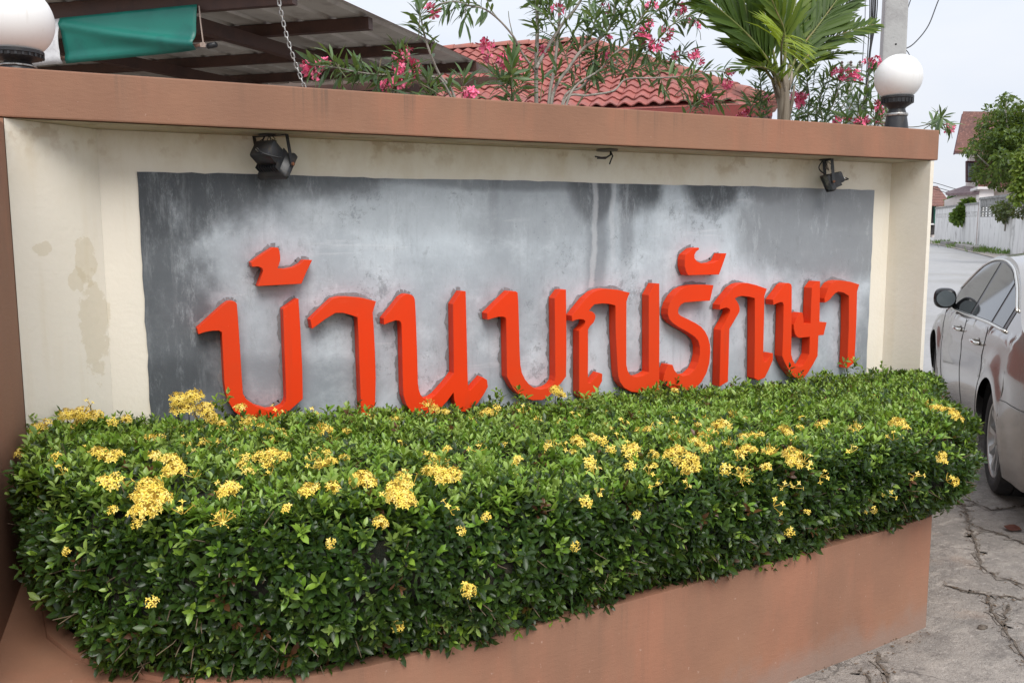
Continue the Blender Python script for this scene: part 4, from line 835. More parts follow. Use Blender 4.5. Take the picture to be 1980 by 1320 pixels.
oleander('fine-leaved oleander shrub crowded around the palm trunk', onY(1560, 470, 1.6)*np.array((1, 1, 0)), 1.6,
 [([(1470, 340), (1470, 215), (1472, 175), (1468, 140)], .006, .003, .3, 9, 0), ([(1490, 340), (1450, 218), (1478, 190)], .005, .003, .3, 6, 0), ([(1560, 340), (1562, 230), (1565, 190), (1560, 150), (1565, 125)], .007, .003, .35, 12, 0), ([(1580, 340), (1578, 235), (1582, 200), (1598, 160), (1605, 130)], .007, .003, .3, 12, .1), ([(1540, 150), (1545, 130), (1546, 112)], .004, .003, .2, 4, .1),
  ([(1600, 340), (1595, 240), (1612, 200), (1625, 160), (1632, 138)], .007, .003, .3, 12, -.1), ([(1620, 340), (1615, 235), (1640, 190), (1650, 150)], .006, .003, .3, 10, 0), ([(1540, 340), (1545, 215), (1530, 185), (1535, 150)], .005, .003, .3, 8, .1), ([(1590, 340), (1590, 225), (1570, 205), (1555, 195)], .005, .003, .3, 7, -.1)],
 [(1470, 160, 14, .10, (-.1, 1)), (1485, 190, 14, .10, (.3, .9)), (1455, 205, 14, .12, (-.5, .6)), (1480, 215, 12, .12, (-.3, .5)), (1545, 175, 14, .10, (.2, 1)), (1560, 160, 16, .10, (0, 1)), (1575, 145, 16, .1, (.1, 1)), (1590, 165, 14, .1, (.2, .9)), (1605, 150, 16, .1, (.1, 1)), (1620, 165, 14, .1, (.4, .9)), (1560, 215, 14, .12, (-.5, .6)), (1585, 215, 16, .12, (.2, .8)), (1610, 195, 14, .11, (.3, .8)), (1545, 225, 12, .12, (-.7, .3)), (1630, 185, 12, .1, (.5, .7)), (1465, 180, 12, .1, (-.4, .8)), (1600, 225, 12, .11, (.6, .4)), (1525, 215, 8, .12, (-.2, .7))],
 [(1440, 219, 1, 1.), (1432, 222, 2, 1), (1445, 216, 3, 1), (1540, 186, 0, .9), (1552, 184, 1, 1.), (1545, 196, 1, .9), (1488, 190, 3, 1), (1618, 136, 1, .95), (1626, 145, 2, 1.), (1640, 140, 1, 1.), (1655, 138, 1, .8), (1661, 147, 1, .9), (1652, 142, 2, 1), (1620, 230, 1, .9), (1632, 229, 3, 1)], 13)
oleander('oleander shrub with a pink-tipped sprig stretching past the right globe lamp', onY(1700, 470, 1.0)*np.array((1, 1, 0)), 1.0,
 [([(1660, 360), (1655, 245), (1670, 200), (1680, 150), (1688, 125)], .007, .003, .3, 10, 0), ([(1680, 360), (1690, 245), (1700, 215), (1698, 195)], .006, .003, .3, 8, 0), ([(1700, 250), (1730, 243), (1760, 246), (1785, 243), (1812, 233), (1822, 226)], .004, .002, .58, 6, -.4), ([(1785, 243), (1815, 238), (1836, 243)], .003, .002, .1, 5, -.1), ([(1640, 360), (1630, 245), (1645, 205), (1655, 180)], .006, .003, .3, 9, 0), ([(1700, 360), (1712, 250), (1716, 220), (1710, 200)], .005, .003, .3, 6, .2)],
 [(1690, 145, 10, .1, (0, 1)), (1680, 190, 12, .1, (.2, 1)), (1700, 205, 14, .1, (.2, .9)), (1690, 225, 14, .1, (-.2, .8)), (1710, 225, 10, .1, (.4, .7)), (1660, 205, 10, .1, (-.2, 1)), (1812, 234, 8, .10, (.8, .5)), (1665, 235, 12, .1, (-.3, .6)), (1640, 230, 10, .1, (-.3, .6))],
 [(1684, 117, 1, .9), (1694, 112, 1, .85), (1692, 124, 1, .8), (1699, 201, 1, .8), (1704, 210, 2, .8), (1660, 231, 1, .8), (1671, 229, 2, 1.), (1676, 228, 1, .8), (1650, 232, 2, .8), (1838, 246, 0, .85), (1700, 228, 2, .8), (1712, 240, 2, .8)], 14)

# ------------------------------------------------------------------ young palm
PLEAF = leafmat('palm_leaf', .5, .32, .3); RACH = M('palm_stalk', (.13, .16, .035), .55, layers=[dict(s=8, c=(.22, .15, .06))])
PTR = M('palm_trunk', (.22, .185, .14), .9, layers=[dict(s=5, c=(.11, .085, .06), st=(6, 6, .6)), dict(s=9, c=(.36, .32, .26), st=(5, 5, .4), lo=.52, hi=.7)], bmp=(30, .6, .01, (4, 4, .4)))
palm = empty('palm_tree', onY(1515, 470, 1.15)*np.array((1, 1, 0)), 'young palm with a stubby trunk and upswept green fronds, behind the wall', 'palm')
PC = [(.065, .118, .013), (.046, .088, .012), (.110, .165, .015), (.17, .235, .022), (.23, .31, .025)]
UPL = [[unit_leaf('leaflet', .058, c, PLEAF, d_) for d_ in (.06, .22)] for c in PC]
yb = 1.15
tb = [onY(1517, 330, yb), onY(1516, 235, yb), onY(1515, 195, yb), onY(1513, 160, yb), onY(1512, 140, yb)]
m_ = MB(); m_.tube(spline(tb, 5), list(np.interp(np.linspace(0, 1, 21), [0, .5, .75, 1], [.05, .042, .046, .030])), 12); m_.build('trunk', PTR, palm, smooth=True)
for k in range(7):      # dry leaf sheaths clasping the trunk
    a = k*.9; p0 = onY(1516, 225-8*k, yb)+.036*(math.cos(a)*rt+math.sin(a)*fw); p1 = onY(1514+22*math.cos(a), 165-4*k, yb)+.05*math.sin(a)*fw
    m_ = MB(); m_.tube([p0, (p0+p1)/2+.004*rt, p1], [.010, .012, .006], 6); m_.build('leaf_sheath', PTR, palm, smooth=True)
def frond(path, dys, nl, L, width, cols, spread=(62, 30), sag=.1, planeN=None, skip=.12, roll=0., side_bias=0):
    pts = spline([onY(px, py, yb+dy) for (px, py), dy in zip(path, dys)], 8); m = len(pts)
    b = MB(); b.tube(pts, list(np.linspace(.011, .0025, m)), 6); fr = b.build('frond', RACH, palm, smooth=True)
    d = np.concatenate([[0], np.cumsum([np.linalg.norm(y-x) for x, y in zip(pts[:-1], pts[1:])])])
    for k in range(nl):
        f = skip+(1-skip)*(k+.5)/nl; q = d[-1]*f; i = min(int(np.searchsorted(d, q)), m-1); p = pts[i]; t_ = nrm(pts[min(i+1, m-1)]-pts[max(i-1, 0)])
        Nn = nrm(planeN if planeN is not None else -fw+.3*up); s_ = nrm(np.cross(Nn, t_)); n2 = np.cross(t_, s_)
        for s in (-1, 1):
            th = R(np.interp(f, [0, 1], spread)+rng.normal(0, 4)); lift = .28+rng.normal(0, .10)+roll*s
            dd = nrm(t_*math.cos(th)+s*s_*math.sin(th)*math.cos(lift)+n2*math.sin(th)*math.sin(lift))
            LL = L*np.interp(f, [0, .35, .75, 1], [.55, 1, .85, .45])*rng.uniform(.9, 1.08)
            ci = cols[rng.integers(len(cols))]
            o = bpy.data.objects.new('leaflet', UPL[ci][int(rng.random() < sag*2.5)]); COL.objects.link(o); o.parent = fr
            Mx = leaf_matrix(p, dd, n2+rng.normal(0, .22, 3)-.25*fw, LL)
            Mx = Mx @ Matrix.Diagonal((1, width*1.15, width*1.15, 1)); o.matrix_basis = Mx
frond([(1508, 165), (1480, 110), (1440, 62), (1395, 22), (1345, -20), (1300, -60)], (0, -.02, .02, .05, .05, .1), 50, .36, .85, (0, 1, 1), (42, 18), roll=.1)
frond([(1510, 160), (1492, 90), (1478, 30), (1462, -40), (1440, -110)], (0, .05, .12, .15, .2), 40, .36, .9, (0, 1, 2), (36, 18))
frond([(1514, 155), (1522, 85), (1535, 20), (1550, -50), (1570, -120)], (0, .12, .2, .3, .4), 40, .36, .9, (0, 1, 2), (36, 18))
frond([(1520, 160), (1545, 100), (1578, 55), (1615, 5), (1655, -50)], (0, .05, .08, .12, .2), 40, .36, .9, (0, 1), (38, 18))
frond([(1522, 168), (1552, 120), (1592, 82), (1640, 62), (1690, 48)], (0, -.02, .05, .1, .15), 36, .27, .9, (0, 1, 2), (36, 16))
frond([(1520, 172), (1548, 132), (1585, 112), (1622, 104), (1650, 104)], (0, .08, .15, .2, .22), 26, .25, .95, (0, 2), (42, 18), planeN=-fw*.6+up)
frond([(1508, 172), (1488, 132), (1462, 112), (1435, 100), (1412, 92)], (0, .0, .03, .06, .1), 26, .27, .95, (0, 1, 2), (45, 25), planeN=-fw*.5+up)
frond([(1510, 178), (1500, 145), (1480, 132), (1455, 130), (1430, 138)], (0, -.06, -.12, -.15, -.18), 20, .22, .95, (0, 2), (45, 25), planeN=-fw*.5+up)
frond([(1513, 165), (1511, 120), (1511, 92), (1513, 78), (1516, 66)], (0, -.15, -.34, -.50, -.66), 17, .30, 1.1, (4, 4, 3), (95, 60), sag=.25, planeN=-fw+.2*up, skip=.45)
frond([(1514, 150), (1518, 70), (1500, 20), (1480, -30)], (0, -.02, -.06, -.1), 18, .30, .9, (2, 2, 0), (38, 20), skip=.3)
frond([(1506, 170), (1470, 120), (1452, 70), (1440, 10), (1425, -50)], (0, .03, .06, .1, .1), 36, .36, .9, (0, 1), (36, 18))
frond([(1518, 160), (1532, 110), (1560, 60), (1600, 30), (1650, 0)], (0, .1, .2, .25, .3), 36, .34, .9, (0, 1, 1), (36, 18))

# ------------------------------------------------------------------ utility pole and wires
POLE = M('pole_concrete', (.43, .43, .42), .85, layers=[dict(s=4, c=(.36, .355, .35)), dict(s=30, c=(.27, .265, .26), lo=.6, hi=.72), dict(s=9, c=(.26, .24, .22), lo=.66, hi=.74)], bmp=(25, .4, .01))
pb = onY(1722, 190, 4.0); pz = gz(pb[0], pb[1]); prot = Matrix.Translation(Vector((pb[0], pb[1], pz))) @ Matrix.Rotation(R(-47+7), 4, 'Z')
pole = empty('utility_pole', (pb[0], pb[1], pz), 'grey square concrete utility pole rising behind the right globe lamp', 'utility pole')
m_ = MB(); V = []
for z, h in ((0, .145), (9, .105)): V += [np.array(prot @ Vector((x*h, y*h, z))) for x, y in ((-1, -1), (1, -1), (1, 1), (-1, 1))]
m_.add(V, [(3, 2, 1, 0), (4, 5, 6, 7), (0, 1, 5, 4), (1, 2, 6, 5), (2, 3, 7, 6), (3, 0, 4, 7)]); m_.build('shaft', POLE, pole, bevel=.02)
hole = M('dark_hole', (.01, .01, .01), .9)
for zz in (1.0, 1.9, 2.8, 3.7, 4.6, 5.5):
    m_ = MB(); m_.tube([np.array(prot @ Vector((.01, -.146+.00444*zz, zz))), np.array(prot @ Vector((.01, -.13, zz)))], .011, 10); m_.build('bolt_hole', hole, pole)
def wire(label, pts, r_, mat=CABLE, name='cable', group=None):
    m_ = MB(); m_.tube(spline(pts, 8), r_, 5); o = m_.build(name, mat, None, smooth=True); tag(o, label, 'cable', group); return o
# cables dropping along the left of the pole
gcb = 'black cables dropping left of the concrete pole'
for k, (xa, xb, wv, r_) in enumerate(((1692, 1663, .2, .012), (1688, 1668, .1, .008), (1685, 1672, .15, .008), (1696, 1658, .1, .006), (1682, 1667, .1, .006), (1673, 1655, .2, .004))):
    wire('thin black cable hanging down just left of the concrete pole, among several like it', [onY(xa+2*math.sin(k), -80, 3.7), onY(xa, 20, 3.7), onY((xa*2+xb)/3+k % 3, 100, 3.7), onY((xa+xb)/2, 160, 3.7), onY(xb, 260, 3.7), onY(xb-8, 420, 3.7)], r_, group=gcb)
wire('slack grey wire looping from the upper right to the side of the concrete pole', [onY(1850, -80, 4.2), onY(1815, 0, 4.2), onY(1795, 50, 4.1), onY(1770, 82, 4.0), onY(1752, 94, 4.0), onY(1744, 92, 4.0)], .007)
wire('short thin wire hanging from the pole down behind the white globe', [onY(1743, 92, 4.0), onY(1752, 97, 4.0), onY(1760, 112, 4.0), onY(1764, 150, 4.0)], .005)
wire('thin wire running steeply up from the pole to the top of the picture', [onY(1741, 62, 4.05), onY(1750, 32, 4.1), onY(1764, -10, 4.2), onY(1785, -80, 4.3)], .006)
for k, (ya, yb_) in enumerate(((352, 372), (360, 378), (364, 388))):
    wire(('highest', 'middle', 'lowest')[k]+' of three thin wires sagging over the brown-roofed house far down the road', [atD(1740, ya-8, 75), atD(1800, ya, 72), atD(1850, (ya+yb_)/2+4, 70), atD(1890, yb_, 68), atD(1940, yb_-4, 64)], .025)

# far thin pole with a crossarm between the shrubs
fp = atD(1643, 300, 45); fz = gz(fp[0], fp[1])
p2 = empty('far_utility_pole', (fp[0], fp[1], fz), 'far thin utility pole with two crossarms, seen between the shrubs and the near pole', 'utility pole')
m_ = MB(); m_.tube([(fp[0], fp[1], fz), atD(1643, 120, 45)], [.17, .12], 8); m_.build('shaft', POLE, p2, smooth=True)
for py, hw in ((105+25, 22), (153, 20)):
    a, b = atD(1645-hw, py, 44.8), atD(1645+hw, py-1, 44.8); m_ = MB(); m_.tube([a, b], .07, 4); m_.build('crossarm', POLE, p2)
    for q in (0.1, .5, .9): m_ = MB(); c = a+(b-a)*q; m_.lathe([(.05, 0), (.09, .08), (.05, .16), (.09, .22), (.03, .3)], c, 8); m_.build('insulator', M('insulator', (.09, .06, .05), .3) if 'insulator' not in bpy.data.materials else bpy.data.materials['insulator'], p2)
tr_ = atD(1652, 210, 44.5); m_ = MB(); m_.lathe([(.35, -.6), (.40, -.5), (.40, .35), (.32, .45)], tr_, 14); m_.box((-.2, -.2, .45), (.2, .2, .7), Matrix.Translation(Vector(tr_))); m_.build('transformer', M('grey_enamel', (.30, .33, .34), .5), p2)

# ------------------------------------------------------------------ open shelter (metal sheet roof on brown steel)
BROWN = M('brown_steel', (.075, .034, .024), .55, layers=[dict(s=6, c=(.055, .026, .02)), dict(s=50, c=(.12, .055, .035), lo=.6, hi=.75)])
SHEETU = M('sheet_underside', (.56, .53, .48), .45, .15, layers=[dict(s=1.5, c=(.45, .42, .38)), dict(s=6, c=(.34, .30, .26), st=(1, 1, 1), lo=.5, hi=.72, f=.6)])
SHEETR = M('sheet_top_red', (.42, .085, .075), .5, layers=[dict(s=3, c=(.52, .16, .14))])
e_ = nrm((-.76, .65, 0)); v_ = nrm((.65, .76, 0)); UPZ = np.array((0, 0, 1.))
E0 = onZ(240, -4, 3.0); slope = .05
vs = nrm(v_+UPZ*slope); nrf = np.cross(e_, vs); nrf = nrf if nrf[2] > 0 else -nrf
def rf(a, b, h=0.): return E0+e_*a+vs*b+nrf*h           # a along the eave to the left, b up the roof
def rfpix(px, py):
    p = onP(px, py, E0, nrf); q = p-E0; return np.dot(q, e_), np.dot(q, vs)
va = [rfpix(655, 0), rfpix(800, 68), rfpix(960, 140)]
b_far = rfpix(960, 138)[1]; fitv = np.polyfit([q[1] for q in va], [q[0] for q in va], 1)
print('CARPORT', E0, va, b_far)
shed = empty('open_shelter', (rf(3, 3)[0], rf(3, 3)[1], 0), 'open shelter roofed in corrugated metal sheet on brown steel beams, upper left behind the wall', 'shelter')
a_r = va[1][0]; B0, B1 = -.18, b_far+.1; A_L = 9.0
# corrugated sheets, each a part, ribs running up the roof
na_tot = 0; prof = [(0, 0), (.035, 0), (.05, .024), (.085, .024), (.10, 0), (.25, 0)]
kk = 0; a = a_r-.03
while a < A_L:
    pa = []; x = a
    for r_ in range(3):
        for dx, h in prof[:-1]: pa.append((x+dx, h))
        x += .25
    pa.append((x, 0)); nb = 5; bs = np.linspace(B0, B1, nb)
    V = [rf(q, b, h+.001*(kk % 2)) for b in bs for q, h in pa]+[rf(q, b, h+.004+.001*(kk % 2)) for b in bs for q, h in pa]; m = len(pa); off = nb*m; F = []
    for j in range(nb-1):
        for i in range(m-1):
            F.append((j*m+i, j*m+i+1, (j+1)*m+i+1, (j+1)*m+i)); F.append((off+j*m+i, off+(j+1)*m+i, off+(j+1)*m+i+1, off+j*m+i+1))
    me = mesh('roof_sheet', V, F, SHEETU); me.materials.append(SHEETR); me.polygons.foreach_set('material_index', [i % 2 for i in range(len(F))]); link('roof_sheet', me, shed)
    a = x; kk += 1
# purlins across, end points read where they stick out at the verge
def beam(a0, b0, a1, b1, w_, h_, name, drop=.004):
    P = [rf(a0, b0), rf(a1, b1)]; d = nrm(P[1]-P[0]); s = nrm(np.cross(d, nrf)); m_ = MB(); V = []
    for p in P:
        for x, z in ((-w_, -drop-h_), (w_, -drop-h_), (w_, -drop), (-w_, -drop)): V.append(p+s*x+nrf*z)
    m_.add(V, [(0, 1, 2, 3), (7, 6, 5, 4), (0, 4, 5, 1), (1, 5, 6, 2), (2, 6, 7, 3), (3, 7, 4, 0)]); m_.build(name, BROWN, shed)
for (px, py) in ((716, 33), (836, 83), (923, 120), (985, 146)):
    aa, bb = rfpix(px, py); print('purlin', aa, bb); beam(aa, bb, A_L, bb, .035, .078, 'purlin')
fa = rfpix(716, 33)
beam(a_r+.03, 0.0, A_L, 0.0, .03, .11, 'eave_beam')
for px, py in ((395, 14), (120, 60)):
    aa, bb = rfpix(px, py); beam(aa, .0, aa, B1, .035, .085, 'rafter', .082)
# red folded edge of the sheet over the eave
V = []; F = []; m_ = MB()
x = a_r; n_ = 0; tp = []
while x < A_L: tp += [(x, -.02), (x+.10, -.03), (x+.135, .035), (x+.20, .035), (x+.235, -.02)]; x += .30
V = [rf(q, B0-.004, h+.02) for q, h in tp]+[rf(q, B0-.004, .06+h*.4) for q, h in tp]; n_ = len(tp); m_.add(V, [(i, i+1, n_+i+1, n_+i) for i in range(n_-1)]); V2 = [rf(q, B0+.9, .075+h*.4) for q, h in tp]
m_.add([rf(q, B0-.004, .06+h*.4) for q, h in tp]+V2, [(i, i+1, n_+i+1, n_+i) for i in range(n_-1)]); m_.build('edge_flashing', SHEETR, shed)
for aa, bb in ((a_r+.6, B1-.3), (7., B1-.3), (7., .3), (a_r+2.6, .3)):
    p = rf(aa, bb, -.12); m_ = MB(); m_.tube([(p[0], p[1], 0), p], .05, 10); m_.build('post', BROWN, shed, smooth=True)

# green tarpaulin rolled on a pipe, hanging from the eave
TARP = M('green_tarpaulin', (.007, .175, .135), .42, layers=[dict(s=4, c=(.006, .135, .11)), dict(s=40, c=(.02, .12, .10), lo=.6, hi=.72, f=.6)], bmp=(150, .15, .002)); WHITE = M('white_tarpaulin', (.70, .70, .72), .5, layers=[dict(s=40, c=(.60, .60, .62))], bmp=(150, .15, .002))
nev = np.cross(e_, UPZ); nev = nev if nev[1] < 0 else -nev
def tp_(px, py, off=0.): return onP(px, py, E0+nev*.06, nev)+nev*off
def cloth(name, c4, mat, parent, fold, nx=28, ny=14):
    (a_, b_, c_, d_) = c4; V = []; F = []
    for j in range(ny+1):
        v = j/ny
        for i in range(nx+1):
            u = i/nx; p = (1-v)*((1-u)*a_+u*b_)+v*((1-u)*d_+u*c_)
            V.append(p+nev*fold(u, v))
    for j in range(ny):
        for i in range(nx): F.append((j*(nx+1)+i, j*(nx+1)+i+1, (j+1)*(nx+1)+i+1, (j+1)*(nx+1)+i))
    o = obj(name, V, F, mat, parent, smooth=True); so_ = o.modifiers.new('thick', 'SOLIDIFY'); so_.thickness = .003; return o
tarp = empty('tarpaulin', tp_(250, 60), 'green tarpaulin with a white strip, rolled on a pipe and hung under the shelter eave', 'tarpaulin')
cloth('green_sheet', (tp_(118, 36), tp_(381, 9), tp_(383, 97), tp_(124, 122)), TARP, tarp, lambda u, v: .020*math.sin((v*1.1+.5*(1-u))*3.1)*(.3+.7*v)+.032*math.exp(-((v-.35-.5*u)/.13)**2)*u+.02*math.exp(-((v-.15-.8*u)/.09)**2)+.045*max(0, v-.8)*5*(1-v)*4)
cloth('white_sheet', (tp_(30, 47), tp_(117.5, 36.5), tp_(122, 123), tp_(30, 131)), WHITE, tarp, lambda u, v: .03*math.sin(v*3.1)+.05*max(0, v-.8)*5*(1-v)*4, 12, 12)
m_ = MB(); m_.tube([tp_(60, 117, -.03), tp_(384, 87, -.03), tp_(400, 88, -.02)], .013, 10); m_.build('pipe', M('painted_pipe', (.30, .16, .12), .6, layers=[dict(s=20, c=(.20, .24, .26))]), tarp, smooth=True)
m_ = MB(); m_.tube([tp_(398, 88.5, -.02), tp_(414, 85, -.02)], .016, 10); m_.build('pipe_cap', BLACK, tarp, smooth=True)
m_ = MB(); m_.tube([tp_(385, 12, .0), tp_(388, 45, .0), tp_(393, 84, .0)], .004, 6)
for k in range(4): m_.tube([tp_(389+2.4*k, 83, .005), tp_(390+2.4*k, 92, .005)], .004, 5)
m_.build('cord', M('pale_cord', (.42, .33, .28), .8), tarp)

# chain
LINK = None
bm_ = MB()
for i in range(16):
    pass
def torus_link():
    V = []; F = []; n1, n2 = 14, 6
    for i in range(n1):
        a = 2*PI*i/n1; c = np.array((.010*math.cos(a), 0, .010*math.sin(a)+(.010 if math.sin(a) > 0 else -.010)*1.0)); o = np.array((math.cos(a), 0, math.sin(a)))
        for k in range(n2):
            b = 2*PI*k/n2; V.append(c+.0042*(math.cos(b)*o+math.sin(b)*np.array((0, 1, 0))))
    for i in range(n1):
        for k in range(n2): F.append((i*n2+k, i*n2+(k+1) % n2, ((i+1) % n1)*n2+(k+1) % n2, ((i+1) % n1)*n2+k))
    return mesh('link', V, F, STEEL, True)
LINK = torus_link()
ch0, ch1 = onY(534, -30, .75), onY(590, 172, .75)
chain = empty('chain', ch0, 'slack steel chain hanging from the shelter roof down behind the wall', 'chain')
n_ = int(np.linalg.norm(ch1-ch0)/.0235); dv = ch1-ch0
for k in range(n_):
    f = (k+.5)/n_; p = ch0+dv*f+rt*(-.018*math.sin(PI*f)); d = nrm(dv+rt*(-.018*PI*math.cos(PI*f)))
    o = bpy.data.objects.new('link', LINK); COL.objects.link(o); o.parent = chain; o.matrix_parent_inverse = chain.matrix_basis.inverted(); o.matrix_basis = frame(d, p, -fw if k % 2 else rt+.3*fw, .72)
# ------------------------------------------------------------------ tiled house behind
def solve_hip(D):
    R0 = atD(1132, 84, D); best = None
    for a in np.linspace(2, 9, 141):
        for dr in np.linspace(.5, 5, 181):
            p = R0+a*(-v_)+a*(-e_)-UPZ*dr; q = p-CAM; x = 990+FPX*np.dot(q, rt)/np.dot(q, fw); y = 660-FPX*np.dot(q, up)/np.dot(q, fw)
            c = (x-1492)**2+(y-200)**2
            if best is None or c < best[0]: best = (c, a, dr)
    return R0, best
HD = 15.5
R0, hb = solve_hip(HD); ha, hdrop = hb[1], hb[2]
print('HOUSE', R0, hb, 'pitch', math.degrees(math.atan2(hdrop, ha)), 'eave z', R0[2]-hdrop)
TILE = M('clay_tile', (.32, .090, .073), .75, layers=[dict(s=2.2, c=(.27, .085, .072)), dict(s=9, c=(.22, .09, .075), lo=.55, hi=.75, f=.7), dict(s=5, c=(.42, .165, .14), lo=.5, hi=.7, f=.7), dict(s=1.6, c=(.20, .115, .105), lo=.52, hi=.72, f=.6), dict(s=22, c=(.13, .085, .08), lo=.58, hi=.72, f=.6)], bmp=(40, .3, .01))
RIDGE = M('ridge_tile', (.36, .13, .10), .75, layers=[dict(s=3, c=(.27, .12, .10)), dict(s=12, c=(.17, .11, .095), lo=.55, hi=.72, f=.8)], bmp=(40, .3, .01))
MAROON = M('maroon_board', (.19, .035, .028), .55, layers=[dict(s=4, c=(.23, .035, .028))])
HWALL = M('house_render', (.20, .055, .042), .8, layers=[dict(s=2, c=(.16, .045, .036))])
house = empty('tiled_house', (R0[0], R0[1], gz(R0[0], R0[1])), 'house with a hipped roof of red wavy clay tiles, seen past the oleander stems', 'house')
sld = nrm(-v_*ha-UPZ*hdrop); slen = math.hypot(ha, hdrop); nface = np.cross(-e_, sld); nface = nface if nface[2] > 0 else -nface
RL_ = 8.5                                   # ridge length, to the left
def hf(a, s, h=0.): return R0+e_*a+sld*s+nface*h     # a along the ridge to the left, s down the slope
TW, TL = .205, .265
tme = None
def tile_mesh():
    V = []; F = []; nx = 7
    for s in (0, 1):
        for i in range(nx):
            u = i/(nx-1); h = .050*(.5-.5*math.cos(2*PI*u))
            V.append(-e_*(u*TW)+sld*(TL*1.12*s)+nface*(h+(.028 if s else 0.)))
    n = len(V)
    for i in range(nx): V.append(V[nx+i]-nface*.018)
    for i in range(nx-1): F.append((i, i+1, nx+i+1, nx+i)); F.append((nx+i, nx+i+1, n+i+1, n+i))
    return mesh('roof_tile', V, F, TILE, True)
TM = tile_mesh(); TM.set_sharp_from_angle(angle=R(50))
rows = int(slen/TL); spots = []
for r_ in range(rows):
    s = r_*TL; ext = ha*s/slen
    k0 = int((-ext)/TW); k1 = int((RL_+ext)/TW)
    for k in range(k0, k1): spots.append((k*TW+TW, s))
def inview(a, s):
    q = hf(a, s)-CAM; x = 990+FPX*np.dot(q, rt)/np.dot(q, fw); y = 660-FPX*np.dot(q, up)/np.dot(q, fw); yc = 134+.068*x
    return 890 < x < 1520 and y < yc+25
vis = [q for q in spots if inview(*q)]; hid = [q for q in spots if not inview(*q)]
vis.sort(key=lambda q: np.linalg.norm(hf(*q)-CAM)); hid = vis[300:]+hid; vis = vis[:300]
invh = house.matrix_basis.inverted(); rs = random.Random(5)
for a, s in vis:
    o = bpy.data.objects.new('roof_tile', TM); COL.objects.link(o); o.parent = house; o.matrix_parent_inverse = invh
    p = hf(a, s, .012+rs.gauss(0, .004)); o.matrix_basis = Matrix.Translation(Vector(p)) @ Matrix.Rotation(rs.gauss(0, .012), 4, 'Z')
tv = np.array([v.co[:] for v in TM.vertices]); tf = [tuple(p.vertices) for p in TM.polygons]; m_ = MB(); V = []; F = []
for k, (a, s) in enumerate(hid): b = len(V); V += list(tv+hf(a, s, .012+rs.gauss(0, .004))); F += [tuple(i+b for i in f) for f in tf]
o = obj('roof_tiles', V, F, TILE, house, True); o['kind'] = 'stuff'; o.data.set_sharp_from_angle(angle=R(50))
# roof body under the tiles, ridge and hip caps, boards, walls
C1 = hf(-ha, slen); C0 = hf(RL_+ha, slen); RL1 = hf(RL_, 0)
back = lambda p: p+2*np.dot(R0-p, v_)*v_
obj('roof_deck', [R0, RL1, C0, C1, back(C0), back(C1)], [(0, 1, 2, 3), (0, 3, 5), (1, 4, 2), (0, 5, 4, 1)], TILE, house)
def caps(p, q, n, name):
    d = nrm(q-p); L = np.linalg.norm(q-p)/n; x_ = nrm(np.cross(d, UPZ)); z_ = np.cross(x_, d); V = []; F = []
    for k, s, r_ in ((0, 0., .085), (1, 1.12, .110)):
        for i in range(7): a = PI*i/6; V.append(d*(L*s)+x_*r_*math.cos(a)+z_*(r_*math.sin(a)*.9-.0))
    for i in range(6): F.append((i, i+1, 8+i, 7+i))
    F.append(tuple(range(7, 14))); me = mesh(name, V, F, RIDGE, True); me.set_sharp_from_angle(angle=R(50))
    for k in range(n):
        o = bpy.data.objects.new(name, me); COL.objects.link(o); o.parent = house; o.matrix_parent_inverse = invh
        o.matrix_basis = Matrix.Translation(Vector(p+(q-p)*k/n+UPZ*(.03+rs.gauss(0, .004))))
m_ = MB(); m_.tube([R0-UPZ*.03, C1-UPZ*.03], .11, 8); m_.build('hip_bedding', RIDGE, house); caps(R0, C1, 18, 'hip_cap'); caps(RL1, R0, 24, 'ridge_cap'); caps(RL1, C0, 18, 'hip_cap')
m_ = MB(); m_.prism([C0+sld*.02, C1+sld*.02, C1+sld*.02-UPZ*.16, C0+sld*.02-UPZ*.16], v_*.03); m_.build('fascia_board', MAROON, house)
m_ = MB(); bc = back(C1); m_.prism([C1-UPZ*.0, bc, bc-UPZ*.16, C1-UPZ*.16], e_*.03); m_.build('fascia_board', MAROON, house)
ez = C1[2]
def hb_(a, b, z): q = C1+e_*a+v_*b; return np.array((q[0], q[1], z))
m_ = MB(); m_.prism([hb_(.6, .6, -1), hb_(RL_+2*ha-.6, .6, -1), hb_(RL_+2*ha-.6, 2*ha-.6, -1), hb_(.6, 2*ha-.6, -1)], (0, 0, ez-.14+1)); m_.build('wall', HWALL, house)
m_ = MB(); m_.prism([hb_(.03, .03, ez-.13), hb_(RL_+2*ha-.03, .03, ez-.13), hb_(RL_+2*ha-.03, .6, ez-.13), hb_(.03, .6, ez-.13)], (0, 0, .02)); m_.build('eave_soffit', MAROON, house)
# garden wall / dark store under the shelter
DK = M('store_wall', (.16, .12, .10), .8, layers=[dict(s=3, c=(.11, .085, .07))])
m_ = MB(); g0, g1 = rf(a_r+.8, B1+.25), rf(11, B1+.25); m_.prism([(g0[0], g0[1], 0), (g1[0], g1[1], 0), (g1[0], g1[1], g1[2]+.12), (g0[0], g0[1], g0[2]+.05)], v_*.15)
tag(m_.build('store_wall', DK), 'dark wall closing the back of the open metal-roofed shelter', 'wall')

